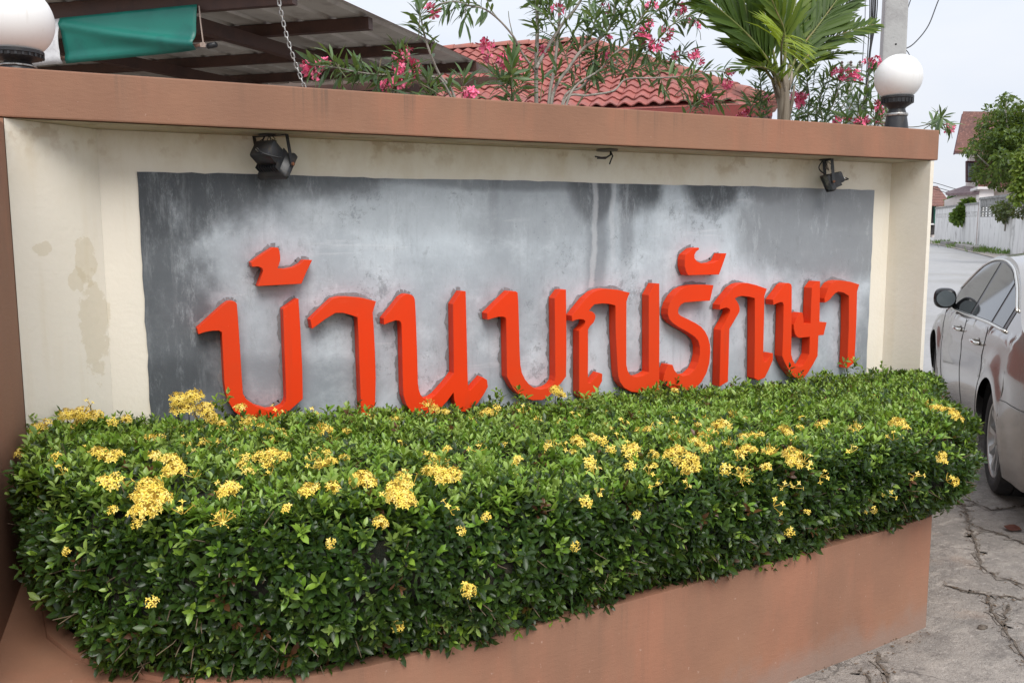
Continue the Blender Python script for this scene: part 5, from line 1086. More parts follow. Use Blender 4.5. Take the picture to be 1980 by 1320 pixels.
# ------------------------------------------------------------------ street at the right: block wall, houses, trees
WHITE_W = M('weathered_whitewash', (.76, .755, .745), .85, layers=[dict(s=2.5, c=(.50, .49, .48), st=(1, 1, .25), lo=.48, hi=.7), dict(s=5, c=(.30, .295, .285), st=(2.5, 2.5, .4), lo=.56, hi=.76, f=.5), dict(s=1.2, c=(.30, .29, .28), lo=.56, hi=.72, f=.7)], bmp=(12, .5, .02))
GREYB = M('weathered_block', (.30, .30, .29), .9, layers=[dict(s=4, c=(.16, .16, .155)), dict(s=12, c=(.45, .45, .44), lo=.52, hi=.7)], bmp=(20, .6, .02))
WF = atD(1806, 466, 57); WN = atD(1990, 497, 31); wd = nrm((WN-WF)*np.array((1, 1, 0))); wl = np.linalg.norm((WN-WF)[:2]); wnv = np.array((-wd[1], wd[0], 0)); wnv = wnv if np.dot(wnv, CAM-WF) > 0 else -wnv
print('FARWALL', WF, WN, gz(WF[0], WF[1]), gz(WN[0], WN[1]), wl)
def fw_(a, out_=0., z=0.):
    q = WF+wd*a+wnv*out_; return np.array((q[0], q[1], gz(q[0], q[1])+z))
fwall = empty('block_wall', fw_(wl/2), 'long whitewashed street wall with openwork panels, streaked with grey stains', 'wall')
LW = wl+14; a_step = None
# where the wall steps up: pixel x=1893
def a_of(px):
    n_ = np.cross(UPZ, wd); q = onP(px, 430, WF, nrm(n_)); return float(np.dot((q-WF)[:2], wd[:2]))
a_step = a_of(1893); print('step', a_step, a_of(1975))
def wbox(a0, a1, z0, z1, t0, t1, mat, name, parent=fwall):
    m_ = MB(); m_.prism([fw_(a0, t0, z0), fw_(a1, t0, z0), fw_(a1, t0, z1), fw_(a0, t0, z1)], wnv*(t1-t0)); return m_.build(name, mat, parent)
hb0, ht0, hb1, ht1 = 1.45, 2.15, 1.45, 2.35
for a0, a1, zt in ((0, a_step, ht0), (a_step, LW, ht1)):
    sec = max(1, int((a1-a0)/2.6)); L = (a1-a0)/sec
    for k in range(sec):
        b0, b1 = a0+k*L, a0+(k+1)*L
        wbox(b0, b1, -.6, hb0, -.10, .0, WHITE_W, 'base_panel')
        wbox(b0-.0, b0+.22, hb0, zt-.42, -.10, .012, WHITE_W, 'pilaster')
        wbox(b0, b1, zt-.42, zt-.10, -.10, .003, WHITE_W if zt == ht0 else GREYB, 'lintel')
        wbox(b0, b1, zt-.10, zt, -.14, .05, GREYB, 'coping')
        # openwork blocks: frames with a slanted louvre
        nb = 3
        for r_ in range(2):
            z0 = hb0+r_*(zt-.42-hb0)/2; z1 = hb0+(r_+1)*(zt-.42-hb0)/2
            for j in range(nb):
                c0 = b0+.22+(L-.22)*j/nb; c1 = b0+.22+(L-.22)*(j+1)/nb; m_ = MB()
                for (x0, x1, y0, y1) in ((c0, c1, z0, z0+.035), (c0, c1, z1-.035, z1-.002), (c0, c0+.035, z0+.035, z1-.035), (c1-.035, c1-.002, z0+.035, z1-.035), (c0+.035, c1-.035, (z0+z1)/2-.02, (z0+z1)/2+.02)):
                    m_.prism([fw_(x0, -.08, y0), fw_(x1, -.08, y0), fw_(x1, -.08, y1), fw_(x0, -.08, y1)], wnv*.07)
                m_.build('openwork_block', GREYB if zt == ht1 else WHITE_W, fwall)
for k in range(2): wbox(a_step-.3+k*.26, a_step-.08+k*.26, 0, ht1+.06*k-.02, -.14, .03+.01*k, WHITE_W if k else M('rust_stained_render', (.36, .25, .21), .85, layers=[dict(s=6, c=(.5, .45, .42))]), 'pillar')

# grass tufts and concrete pots along the foot of the far wall
GRASS = leafmat('grass_blade', .5, .3)
def blades(name, centers, n, hgt, spread, root=None, label=None):
    P, D, N, L, W, C = [], [], [], [], [], []
    for c in centers:
        for _ in range(n):
            P.append(c+np.array((rng.normal(0, spread), rng.normal(0, spread), 0))); D.append(nrm((rng.normal(0, .5), rng.normal(0, .5), 1))); N.append(rng.normal(0, 1, 3)); L.append(hgt*rng.uniform(.5, 1.2)); W.append(hgt*.07); C.append(np.array((.10, .19, .035))*rng.uniform(.6, 1.4))
    return leaf_mesh(name, np.array(P), np.array(D), np.array(N), np.array(L), np.array(W), np.array(C), GRASS, .3)
def aside(px): return a_of(px)
spots_g = [a_of(x) for x in (1838, 1845, 1874, 1882, 1892, 1908, 1930, 1940, 1955)]
tag(link('roadside_grass', blades('roadside_grass', [fw_(a, .35+.25*math.sin(i*2.1), .0) for i, a in enumerate(spots_g)], 70, .26, .30)), kind='stuff')
wbv = M('old_concrete_edging', (.30, .285, .27), .9, layers=[dict(s=6, c=(.20, .19, .18))])
for k, (x0, x1, ds) in enumerate(((1856, 1870, 'farthest'), (1889, 1906, 'second nearest'), (1910, 1927, 'nearest'))):
    a0, a1 = a_of(x0), a_of(x1); m_ = MB(); p = [fw_(a0, .9, -.1), fw_(a1, .9, -.1), fw_(a1, .4, -.1), fw_(a0, .4, -.1)]; m_.prism(p, (0, 0, .30))
    tag(m_.build('concrete_planting_ring', wbv, bevel=.03), 'low concrete planting block at the foot of the white street wall, %s of three' % ds, 'planting block', 'concrete blocks along the street wall')
# pavement verge between road and far wall
V = []; F = []; AA = np.linspace(-6, LW, 40)
for a in AA:
    for o_ in (0., 1.1): V.append(fw_(a, o_, .02))
for i in range(39): F.append((2*i, 2*i+1, 2*i+3, 2*i+2))
m_ = MB(); m_.add(V, F); o = m_.build('verge', M('dusty_verge', (.37, .325, .285), .9, layers=[dict(s=2, c=(.28, .25, .22)), dict(s=10, c=(.42, .38, .34))], bmp=(20, .4, .02))); o['kind'] = 'structure'

# foliage helper for trees
TLEAF = leafmat('tree_leaf', .5, .3)
def tree(name, label, base, trunk_pts, tr, clumps, nleaf, lsz, cols, cat='tree', limbs=()):
    root = empty(name, base, label, cat)
    m_ = MB(); m_.tube(spline(trunk_pts, 5), list(np.linspace(tr, tr*.5, (len(trunk_pts)-1)*5+1)), 9); m_.build('trunk', BARK, root, smooth=True)
    for l in limbs: m_ = MB(); m_.tube(spline(l, 4), list(np.linspace(tr*.45, tr*.12, (len(l)-1)*4+1)), 6); m_.build('limb', BARK, root, smooth=True)
    P, D, N, L, C = [], [], [], [], []; tot = sum(c[1]**2 for c in clumps)
    for c, r_ in clumps:
        for _ in range(int(nleaf*r_**2/tot)):
            d = nrm(rng.normal(0, 1, 3)); p = c+d*r_*np.array((1, 1, .75))*(rng.random()**.4); P.append(p)
            D.append(nrm(d+rng.normal(0, .7, 3)+np.array((0, 0, -.25)))); N.append(np.array((0, 0, 1.))+rng.normal(0, .5, 3)); L.append(lsz*rng.uniform(.6, 1.3)); C.append(np.array(cols[rng.integers(len(cols))])*rng.uniform(.7, 1.3))
    L = np.array(L); link('crown', leaf_mesh('crown', np.array(P), np.array(D), np.array(N), L, L*.24, np.array(C), TLEAF, .2), root)['kind'] = 'stuff'
    return root
DB = 42.0
cl = [((1925, 245), .75), ((1948, 205), .55), ((1965, 235), .8), ((1985, 225), .8), ((1900, 270), .55), ((1925, 285), .8), ((1955, 280), .85), ((1985, 285), .9), ((1905, 320), .5), ((1930, 335), .5), ((1960, 330), .6), ((1880, 290), .3), ((1868, 292), .22), ((1945, 190), .3), ((1990, 330), .7), ((2020, 270), 1.1), ((2010, 220), .8), ((1918, 215), .35), ((1905, 235), .35), ((1915, 352), .3), ((1895, 345), .3), ((1978, 360), .4)]
tree('street_tree', 'leafy green tree standing in front of the gabled house, behind the white street wall', fw_(a_of(1968), -2.0), [fw_(a_of(1968), -2.0, -.3), atD(1972, 400, DB+2), atD(1965, 330, DB+1), atD(1955, 260, DB)], .16,
     [(atD(px, py, DB+rng.normal(.4, 1.0)), r_*1.15) for (px, py), r_ in cl]+[(atD(1960+rng.normal(0, 30), 275+rng.normal(0, 36), DB+rng.normal(0, 1.2)), rng.uniform(.25, .5)) for _ in range(40)], 11000, .20, [(.055, .098, .022), (.075, .125, .025), (.040, .075, .018), (.115, .175, .03), (.09, .14, .025)], limbs=[[atD(1968, 350, DB+1), atD(1935, 300, DB), atD(1910, 260, DB)], [atD(1965, 330, DB+1), atD(1985, 270, DB), atD(1990, 230, DB)], [atD(1958, 290, DB), atD(1945, 230, DB), atD(1946, 195, DB)], [atD(1966, 340, DB), atD(1925, 330, DB), atD(1890, 300, DB-.3)]])
tree('bright_shrub_tree', 'yellow-green drooping foliage at the right edge, in front of the white street wall', fw_(a_of(2010), .5), [fw_(a_of(2010), .5, -.2), atD(2010, 420, 27), atD(2000, 340, 27)], .08,
     [(atD(px, py, 27), r_) for px, py, r_ in ((1980, 315, .3), (1985, 345, .35), (1972, 358, .25), (1965, 375, .22), (1968, 388, .16), (1995, 330, .5), (1990, 300, .35), (1990, 365, .35))], 2200, .15, [(.16, .225, .028), (.12, .19, .03), (.19, .25, .035)])
D2 = 1+float(np.dot(fw_(a_of(1866), .6)-CAM, fw))
yb_ = atD(1867, 465, D2-1); yb_[2] = gz(yb_[0], yb_[1])
tree('young_street_tree', 'small thin-trunked tree with drooping pale green leaves against the white street wall', yb_, [yb_, atD(1868, 440, D2-1), atD(1869, 405, D2-1)], .09,
     [(atD(px, py, D2-1), r_) for px, py, r_ in ((1850, 420, .30), (1858, 408, .28), (1870, 396, .32), (1878, 402, .28), (1880, 415, .2), (1862, 418, .3), (1876, 428, .2), (1852, 428, .18), (1875, 390, .2))], 1500, .22, [(.13, .22, .04), (.18, .28, .05), (.10, .18, .035)])
tree('wall_creeper', 'dark creeper hanging over the openwork of the white street wall', fw_(a_of(1945), .1, 1.2), [fw_(a_of(1945), .02, .9), fw_(a_of(1948), .05, 1.6), fw_(a_of(1950), .05, 2.0)], .03,
     [(fw_(a_of(px), .15, z), r_) for px, z, r_ in ((1940, 1.75, .35), (1948, 1.8, .4), (1956, 1.7, .35), (1950, 1.4, .25), (1944, 1.45, .2), (1978, 1.65, .3))], 900, .14, [(.05, .075, .02), (.07, .06, .03), (.04, .06, .018)], cat='creeper')
tree('garden_bush', 'small dark bush over the street wall between the two far houses', atD(1845, 425, 62)*np.array((1, 1, 0))+UPZ*1., [atD(1845, 425, 62), atD(1845, 400, 62), atD(1845, 392, 62)], .08, [(atD(px, py, 62), r_) for px, py, r_ in ((1840, 392, .45), (1850, 388, .5), (1846, 380, .35), (1855, 395, .5))], 900, .22, [(.05, .11, .02), (.08, .16, .03)], cat='bush')

# gabled house behind the tree
RT2 = M('brown_roof_tile', (.165, .075, .060), .8, layers=[dict(s=2, c=(.12, .06, .052)), dict(s=9, c=(.30, .15, .12), lo=.5, hi=.7)], bmp=(20, .4, .02)); PWALL = M('pale_pink_wall', (.66, .60, .57), .8, layers=[dict(s=1.5, c=(.56, .50, .48))]); WFR = M('dark_window_frame', (.07, .02, .022), .5); GLS = M('window_glass', (.10, .12, .13), .08, spec=.7)
DG = 54.0
gh = empty('gabled_house', atD(1960, 440, DG)*np.array((1, 1, 0))+UPZ*.8, 'two-storey house with a steep brown tiled gable, behind the leafy street tree', 'house')
def g_(px, py, d=0.): return atD(px, py, DG+d)
def slab(poly, dv, name, mat, parent=gh): m_ = MB(); m_.prism(poly, dv); return m_.build(name, mat, parent)
# roof: near slope with its left verge
slab([g_(1862, 220), g_(2040, 222, -4), g_(2020, 310, -6), g_(1846, 296, -1.5)], np.array((0, 0, .14)), 'roof', RT2)
slab([g_(1862, 220), g_(1846, 296, -1.5), g_(1846, 299, -1.5), g_(1862, 224)], fw*.12-rt*.02, 'barge_board', M('plum_board', (.11, .035, .05), .6))
slab([g_(1875, 297, .2), g_(2040, 300, -3), g_(2040, 350, -3), g_(1875, 350, .2)], fw*.3, 'gable_wall', PWALL)
slab([g_(1862, 228, 1.), g_(1846, 297, 1.), g_(1876, 297, 1.)], fw*.2, 'gable_end', M('gable_grey', (.33, .29, .30), .8))
# pent roof with visible tile courses
for k in range(9):
    y = 300+k*7.2; x0 = 1884+k*.9
    slab([g_(x0, y, -1.5-.14*k), g_(2040, y+2, -4-.14*k), g_(2040, y+9.5, -4.25-.14*k), g_(x0+.6, y+7.8, -1.75-.14*k)], np.array((0, 0, .06)), 'tile_course', RT2)
slab([g_(1872, 352, .4), g_(1896, 352, -.6), g_(1896, 388, -.6), g_(1872, 388, .4)], fw*.3, 'wall', PWALL)
slab([g_(1893, 364, -3), g_(1922, 365, -3.2), g_(1922, 392, -3.2), g_(1893, 392, -3)], fw*.3, 'porch_wall', M('white_render', (.74, .70, .70), .8)); slab([g_(1922, 365, -2.9), g_(2040, 366, -4), g_(2040, 400, -4), g_(1922, 400, -2.9)], fw*.3, 'porch_wall', PWALL)
slab([g_(1890, 361, -3.2), g_(2040, 362, -4.3), g_(2040, 366, -4.3), g_(1890, 365.5, -3.2)], fw*.8, 'porch_band', M('pale_band', (.72, .69, .69), .8))
wf_ = slab([g_(1869, 311, -.6), g_(1887, 312, -.8), g_(1887, 352, -.8), g_(1869, 352, -.6)], fw*.15, 'window', WFR)
for q in ((1871.5, 315, 1878.5, 340), (1880, 315, 1885, 340), (1871.5, 343, 1878.5, 350)):
    m_ = MB(); m_.prism([g_(q[0], q[1], -.72), g_(q[2], q[1], -.80), g_(q[2], q[3], -.80), g_(q[0], q[3], -.72)], -fw*.02); m_.build('pane', GLS, wf_)
# lower annex with pitched roof
an = empty('annex', g_(1870, 400)*np.array((1, 1, 0))+UPZ*.9, 'low grey-roofed annex left of the gabled house, above the street wall', 'house')
slab([g_(1828, 376, 2), g_(1866, 364, 0), g_(1896, 368, -2.6), g_(1893, 376, -3.2), g_(1833, 379, 1)], np.array((0, 0, .15)), 'roof', M('slate_roof', (.17, .11, .12), .7, layers=[dict(s=3, c=(.24, .17, .17))]), an)
slab([g_(1857, 377, -.2), g_(1893, 375, -2.4), g_(1893, 402, -2.4), g_(1857, 402, -.2)], fw*2., 'wall', PWALL, an)
# brown-roofed house at the end of the road
DE = 78.0
eh = empty('brown_roofed_house', atD(1815, 450, DE)*np.array((1, 1, 0))+UPZ*1.0, 'low brown-roofed house with a dark open front at the far end of the road', 'house')
def d_(px, py, d=0.): return atD(px, py, DE+d)
for k in range(7):
    y0 = 362+k*5.2; x1 = 1813+k*4.0
    slab([d_(1770, y0-1, -.4*k), d_(x1, y0, -.4*k), d_(x1+4, y0+5.6, -.5-.4*k), d_(1770, y0+5.4, -.5-.4*k)], np.array((0, 0, .10)), 'tile_course', RT2, eh)
slab([d_(1765, 398, -1), d_(1838, 398, -1), d_(1838, 466, -1), d_(1765, 466, -1)], fw*4, 'wall', PWALL, eh)
slab([d_(1770, 399, -1.6), d_(1809.5, 399, -1.6), d_(1809.5, 453, -1.6), d_(1770, 453, -1.6)], fw*.4, 'doorway', M('shaded_front', (.030, .026, .026), .7), eh)
slab([d_(1770, 432, -2), d_(1809, 432, -2), d_(1809, 434.5, -2), d_(1770, 434.5, -2)], fw*.3, 'rail', M('white_rail', (.75, .75, .75), .5), eh)
slab([d_(1807.2, 399, -2.1), d_(1809.6, 399, -2.1), d_(1809.6, 433, -2.1), d_(1807.2, 433, -2.1)], fw*.2, 'jamb', M('green_paint', (.03, .16, .11), .5), eh)

# ------------------------------------------------------------------ things lying on the slab
lf = onZ(1958, 1022, .012); dm = MB(); V = []; n_ = 12
for k in range(n_): a = 2*PI*k/n_; V.append(lf+np.array((.050*math.cos(a), .040*math.sin(a), .012*abs(math.sin(a*.5+.6))+.004*math.sin(3*a))))
V.append(lf+np.array((0, 0, .002))); dm.add(V, [(k, (k+1) % n_, n_) for k in range(n_)])
tag(dm.build('dead_leaf', M('dead_leaf', (.16, .055, .030), .6, layers=[dict(s=30, c=(.10, .03, .02))]), smooth=True), 'curled reddish-brown dead leaf lying on the cracked slab near the car', 'leaf')
for k, (px, py, s, tx) in enumerate(((1900, 1212, .017, 'small grey pebble on the slab below the cracks'),)):
    q = onZ(px, py, .008); m_ = MB(); bm2 = bmesh.new(); bmesh.ops.create_icosphere(bm2, subdivisions=2, radius=s)
    for v in bm2.verts: v.co = Vector((v.co.x*1.4, v.co.y*.9, v.co.z*.55))*(1+.12*math.sin(v.co.x*300+v.co.y*170))
    m_.add([np.array(v.co)+q for v in bm2.verts], [tuple(v.index for v in f.verts) for f in bm2.faces]); bm2.free()
    tag(m_.build('pebble', DIRT, smooth=True), tx, 'pebble')

# ------------------------------------------------------------------ parked car
CH = nrm((math.sin(R(45.3)), math.cos(R(45.3)), 0)); CLf = np.array((-CH[1], CH[0], 0)); RWP = onZ(1913, 951, 0)
REAR_AX, FRONT_AX, LEN, HALF = 1.12, 3.98, 4.92, .93
car0 = RWP-CLf*(HALF-.035)-CH*REAR_AX; car0[2] = 0
PAINT = M('champagne_paint', (.29, .265, .24), .18, .45, coat=.7, layers=[dict(s=40, c=(.25, .23, .21), lo=.55, hi=.75, f=.3)]); CHROME = M('chrome_trim', (.75, .73, .68), .12, 1.0); DGLASS = M('tinted_glass', (.018, .020, .020), .04, spec=.8)
RUBBER = M('tyre_rubber', (.018, .018, .019), .75, layers=[dict(s=30, c=(.035, .033, .031))]); ALLOY = M('alloy', (.48, .47, .46), .3, .8); PLAST = M('black_trim', (.012, .012, .013), .25); TAIL = M('tail_lamp', (.30, .008, .010), .12); DARKW = M('wheel_well', (.008, .008, .008), .9); SEAM = M('panel_gap', (.02, .019, .018), .6)
car = empty('parked_car', car0, 'silver champagne sedan parked on the slab at the right edge, seen from its rear left', 'car', rz=0)
Mc = Matrix(((CH[0], CLf[0], 0, car0[0]), (CH[1], CLf[1], 0, car0[1]), (0, 0, 1, car0[2]), (0, 0, 0, 1)))
def cw(s, wv, z): return np.array(Mc @ Vector((s, wv, z)))
TOPS = [(0., .88), (.06, .99), (.3, 1.045), (.70, 1.075), (1.0, 1.17), (1.4, 1.315), (1.8, 1.415), (2.2, 1.455), (2.5, 1.46), (2.8, 1.445), (3.1, 1.39), (3.4, 1.25), (3.75, 1.06), (3.95, 1.0), (4.3, .955), (4.6, .89), (4.82, .78), (4.92, .66)]
BELT = [(0, .93), (.7, .985), (1.6, .985), (2.6, .955), (3.6, .93), (4.92, .70)]
def lin(T, s): return float(np.interp(s, [t[0] for t in T], [t[1] for t in T]))
from math import cos as c__
def smooth_tops(s): return sum(lin(TOPS, min(max(s+d, 0), LEN))*w_ for d, w_ in ((-.12, .25), (0, .5), (.12, .25))) if .15 < s < LEN-.15 else lin(TOPS, s)
def Wp(s):
    w_ = HALF
    if s < .75: w_ -= .155*((.75-s)/.75)**2.2
    if s > 4.1: w_ -= .20*((s-4.1)/.82)**2
    return w_
def sidew(s, z):
    b = lin(BELT, s); W_ = Wp(s)
    if z <= b:
        t = (z-.62)/.42; w_ = W_-.050*t*t if z < .62 else W_-.035*((z-.62)/(b-.62+1e-6))**2
        # crease along the flank and flared arches
        w_ += .004*math.exp(-((z-.80)/.045)**2)-.004*math.exp(-((z-.70)/.05)**2)*(.6<s<4.3)
        for ax in (REAR_AX, FRONT_AX):
            d = math.hypot(s-ax, z-.335); w_ += .022*math.exp(-((d-.40)/.09)**2)
        return w_
    return W_-.035-.012-(z-b)*.47
def zlow(s):
    z = .20+.10*max(0, (.5-s)/.5)**2+.06*max(0, (s-4.5)/.42)**2
    for ax in (REAR_AX, FRONT_AX):
        d = abs(s-ax)
        if d < .385: z = max(z, .335+math.sqrt(.385**2-d*d)*.98)
    return z
S = sorted(set(list(np.linspace(0, LEN, 90))+[ax+q for ax in (REAR_AX, FRONT_AX) for q in (-.385, -.384, -.375, -.36, -.34, .34, .36, .375, .384, .385)]))
NZ, NT = 26, 8
V = []; F = []; cols_ = NZ+NT
for sgn in (1, -1):
    base_ = len(V)
    for s in S:
        z0 = zlow(s); zt = smooth_tops(s)-.035; zt = max(zt, z0+.05)
        for k in range(NZ):
            z = z0+(zt-z0)*k/(NZ-1); V.append(cw(s, sgn*sidew(s, z), z))
        we = sidew(s, zt); ztop = smooth_tops(s)+(.0 if zt > lin(BELT, s) else .012)
        for k in range(NT):
            f = (k+1)/NT; V.append(cw(s, sgn*we*(1-f)*1.0, zt+(ztop-zt)*(1-(1-f)**3.2)+.012*f))
    for i in range(len(S)-1):
        for k in range(cols_-1): q = (base_+i*cols_+k, base_+(i+1)*cols_+k, base_+(i+1)*cols_+k+1, base_+i*cols_+k+1); F.append(q if sgn < 0 else q[::-1])
nS = len(S)*cols_
for i0 in (0, (len(S)-1)*cols_):
    for k in range(cols_-1): F.append((i0+k, i0+k+1, nS+i0+k+1, nS+i0+k))
m_ = MB(); m_.add(V, F)
me = mesh('body', m_.v, m_.f, PAINT, True); bm = bmesh.new(); bm.from_mesh(me); bmesh.ops.remove_doubles(bm, verts=bm.verts[:], dist=.0008); bmesh.ops.recalc_face_normals(bm, faces=bm.faces[:]); bm.to_mesh(me); bm.free()
me.set_sharp_from_angle(angle=R(42)); link('body', me, car)
def patch(poly, off, mat, name, sgn=1, parent=car, nseg=14):
    """panel following the flank inside a quad-strip: poly = [(s, zbot, ztop), ...]"""
    V = []; F = []; nz_ = 10
    for s, zb_, zt_ in poly:
        for k in range(nz_+1): z = zb_+(zt_-zb_)*k/nz_; V.append(cw(s, sgn*(sidew(s, z)+off), z))
    n_ = nz_+1
    for i in range(len(poly)-1):
        for k in range(nz_): q = (i*n_+k, (i+1)*n_+k, (i+1)*n_+k+1, i*n_+k+1); F.append(q if sgn < 0 else q[::-1])
    return obj(name, V, F, mat, parent, True)
def roofline(s): return min(smooth_tops(s)-.075, 1.385)
def belt(s): return lin(BELT, s)+.022
def dlo_top(s):
    t = roofline(s)
    return max(t, belt(s)+.002)
for sgn in (1, -1):
    ss = list(np.linspace(1.08, 3.52, 40)); patch([(s, belt(s)-.004, dlo_top(s)+.012) for s in ss if dlo_top(s) > belt(s)+.01], .003, PLAST, 'window_surround', sgn)
    for a0, a1 in ((1.16, 1.50), (1.56, 2.34), (2.44, 3.44)):
        patch([(s, belt(s)+.012, max(dlo_top(s)-.008, belt(s)+.0125)) for s in np.linspace(a0, a1, 16)], .006, DGLASS, 'side_window', sgn)
    tp = [cw(s, sgn*(sidew(s, belt(s))+.006), belt(s)) for s in np.linspace(1.06, 3.52, 30)]; m_ = MB(); m_.tube(tp, .011, 6)
    tp = [cw(s, sgn*(sidew(s, dlo_top(s)+.010)+.006), dlo_top(s)+.012) for s in np.linspace(1.06, 3.52, 40)]; m_.tube(tp, .0085, 6); m_.build('chrome_strip', CHROME, car, smooth=True)
    # doors: seams
    for pts in ([(1.52+.0, .985), (1.50, .80), (1.46, .62), (1.52, .45), (1.60, .30), (1.68, .25)], [(2.42, .955), (2.41, .7), (2.40, .5), (2.40, .25)], [(3.60, .93), (3.52, .75), (3.50, .5), (3.50, .25)], [(.0, .66), (.25, .655), (.62, .655), (.745, .645)], [(1.68, .25), (2.4, .25), (3.5, .25)]):
        q = []
        for (s0, z0), (s1, z1) in zip(pts[:-1], pts[1:]):
            for f in np.linspace(0, 1, 8): s, z = s0+(s1-s0)*f, z0+(z1-z0)*f; q.append(cw(s, sgn*(sidew(s, z)+.0005), z))
        m_ = MB(); m_.tube(q, .0024, 5); m_.build('panel_gap', SEAM, car)
    for sh in (1.66, 2.54):
        z = .86; q = [cw(s, sgn*(sidew(s, z)+o_), z+.004*math.sin(f*PI)) for s, o_, f in ((sh, .004, 0), (sh+.02, .028, .1), (sh+.10, .036, .5), (sh+.18, .030, .9), (sh+.205, .004, 1))]
        m_ = MB(); m_.tube(spline(q, 5), .013, 8); h_ = m_.build('door_handle', CHROME, car, smooth=True)
        m_ = MB(); V = [cw(sh+.10+.075*math.cos(a), sgn*(sidew(sh+.1, z)+.001), z+.030*math.sin(a)) for a in np.linspace(0, 2*PI, 17)[:-1]]; m_.add(V, [tuple(range(16))]); m_.build('handle_cup', PAINT, car, fixn=False)
    # wheel wells and tail lamp
    for ax in (REAR_AX, FRONT_AX):
        V = []; F = []; n_ = 25
        for k in range(n_): a = PI*k/(n_-1); x, z = ax+.392*math.cos(a), .335+.388*math.sin(a); z = max(z, .2); V += [cw(x, sgn*(HALF-.025), z), cw(x, sgn*.55, z)]
        for k in range(n_-1): F.append((2*k, 2*k+1, 2*k+3, 2*k+2))
        F.append(tuple(2*k+1 for k in range(n_))); obj('wheel_well', V, F, DARKW, car)
    patch([(s, zb_, zt_) for s, zb_, zt_ in ((.02, .70, .865), (.10, .70, .875), (.20, .705, .87), (.28, .72, .855), (.345, .755, .825), (.36, .78, .80))], .006, TAIL, 'tail_lamp', sgn)
    # mirror
    mp_ = cw(3.34, sgn*(sidew(3.34, 1.02)+.10), 1.045); bm2 = bmesh.new(); bmesh.ops.create_uvsphere(bm2, u_segments=18, v_segments=12, radius=1)
    V = []
    for v in bm2.verts:
        x, y, z = v.co; x = math.copysign(abs(x)**.7, x); y = math.copysign(abs(y)**.75, y); z = math.copysign(abs(z)**.75, z)
        V.append(np.array(Mc.to_3x3() @ Vector((x*.070+(.02 if x > 0 else .0)*z, sgn*y*.088, z*.086)))+mp_)
    bm2.verts.index_update(); m_ = MB(); m_.add(V, [tuple(v.index for v in f.verts) for f in bm2.faces]); bm2.free(); mi = m_.build('mirror', PLAST, car, smooth=True)
    m_ = MB(); V = [mp_+np.array(Mc.to_3x3() @ Vector((-.072, sgn*.072*math.cos(a), .068*math.sin(a)))) for a in np.linspace(0, 2*PI, 19)[:-1]]; m_.add(V, [tuple(range(18))]); m_.build('mirror_glass', GLS, mi, fixn=False)
    m_ = MB(); m_.tube([cw(3.36, sgn*(sidew(3.34, .98)-.01), .975), cw(3.35, sgn*(sidew(3.34, 1.0)+.05), 1.0)], .022, 8); m_.build('mirror_arm', PLAST, car, smooth=True)
m_ = MB(); V = []; F = []
for i, s in enumerate(np.linspace(.80, 1.62, 8)):
    for k in range(9): f = -1+2*k/8; zt = smooth_tops(s)-.035; V.append(cw(s, f*(sidew(s, zt)-.07), smooth_tops(s)+.020-.020*abs(f)**3))
for i in range(7):
    for k in range(8): F.append((i*9+k, i*9+k+1, i*9+10+k, i*9+9+k))
obj('rear_window', V, F, DGLASS, car, True)
V = []; F = []
for i, s in enumerate(np.linspace(2.98, 3.72, 8)):
    for k in range(9): f = -1+2*k/8; zt = smooth_tops(s)-.035; V.append(cw(s, f*(sidew(s, zt)-.07), smooth_tops(s)+.020-.020*abs(f)**3))
obj('windscreen', V, F if F else [(i*9+k, i*9+k+1, i*9+10+k, i*9+9+k) for i in range(7) for k in range(8)], DGLASS, car, True)
m_ = MB(); m_.box((.5, -.70, .17), (4.5, .70, .30), Mc); m_.build('underbody', DARKW, car)
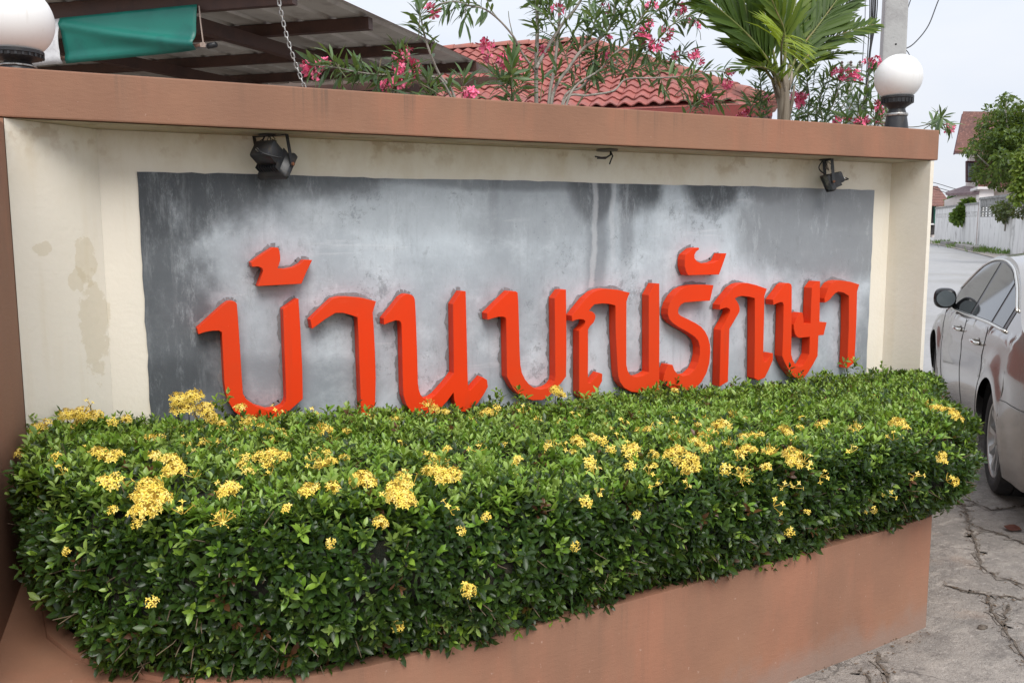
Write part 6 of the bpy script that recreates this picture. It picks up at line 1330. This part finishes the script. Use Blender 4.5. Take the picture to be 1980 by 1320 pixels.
# bumper lower lip
m_ = MB(); m_.tube([cw(-.005, -.74, .34), cw(-.02, -.4, .33), cw(-.025, 0, .33), cw(-.02, .4, .33), cw(-.005, .74, .34)], .03, 8); m_.build('bumper_lip', PLAST, car, smooth=True)
def wheel(s, sgn):
    n = 40; root = None; Rr = .335
    def ring(prof, name, mat, parent):
        V = []; F = []
        for r_, y in prof:
            for k in range(n): a = 2*PI*k/n; V.append(cw(s+r_*math.cos(a), sgn*(HALF-.035-y), Rr+r_*math.sin(a)))
        for i in range(len(prof)-1):
            for k in range(n): F.append((i*n+k, i*n+(k+1) % n, (i+1)*n+(k+1) % n, (i+1)*n+k))
        m_ = MB(); m_.add(V, F); return m_.build(name, mat, parent, auto=35)
    tyre = ring([(.235, .012), (.250, .0), (.29, -.004), (.318, .008), (.330, .030), (.335, .055), (.335, .08), (.326, .083), (.326, .090), (.335, .093), (.335, .14), (.326, .143), (.326, .15), (.335, .153), (.335, .19), (.328, .215), (.29, .24), (.235, .23)], 'wheel', RUBBER, car)
    ring([(.240, .012), (.232, .006), (.222, .010), (.215, .035), (.205, .12), (.20, .2)], 'rim', ALLOY, tyre)
    m_ = MB(); m_.lathe([(.14, 0), (.14, .012)], n=24); V = [cw(s+v[0], sgn*(HALF-.035-.10+v[2]), Rr+v[1]) for v in m_.v]; k_ = MB(); k_.add(V, m_.f); k_.build('brake_disc', STEEL, tyre)
    V = [cw(s+.2*math.cos(a), sgn*(HALF-.035-.19), Rr+.2*math.sin(a)) for a in np.linspace(0, 2*PI, 25)[:-1]]; obj('hub_back', V, [tuple(range(24))], DARKW, tyre)
    for k in range(10):
        a = 2*PI*k/10+.1; m_ = MB(); b = []
        for r_, hw, y in ((.03, .016, .022), (.12, .013, .026), (.222, .021, .014)):
            for q in (-1, 1):
                x, z = r_*math.cos(a)-q*hw*math.sin(a), r_*math.sin(a)+q*hw*math.cos(a); b.append(cw(s+x, sgn*(HALF-.035-y), Rr+z)); b.append(cw(s+x*.99, sgn*(HALF-.035-y-.03), Rr+z*.99))
        m_.add(b, [(0, 2, 6, 4), (4, 6, 10, 8), (0, 4, 5, 1), (4, 8, 9, 5), (2, 3, 7, 6), (6, 7, 11, 10)]); m_.build('spoke', ALLOY, tyre)
    m_ = MB(); m_.lathe([(.036, 0), (.036, .012), (.026, .018)], n=16); V = [cw(s+v[0], sgn*(HALF-.035-.028+v[2]), Rr+v[1]) for v in m_.v]; k_ = MB(); k_.add(V, m_.f); k_.build('hub_cap', ALLOY, tyre)
for s in (REAR_AX, FRONT_AX):
    for sgn in (1, -1): wheel(s, sgn)
print('TRIS', sum(len(o.data.loop_triangles) if False else sum(len(p.vertices)-2 for p in o.data.polygons) for o in SC.objects if o.type == 'MESH' and len(o.data.polygons) < 1000)//1000, 'k small;', len(SC.objects), 'objects')
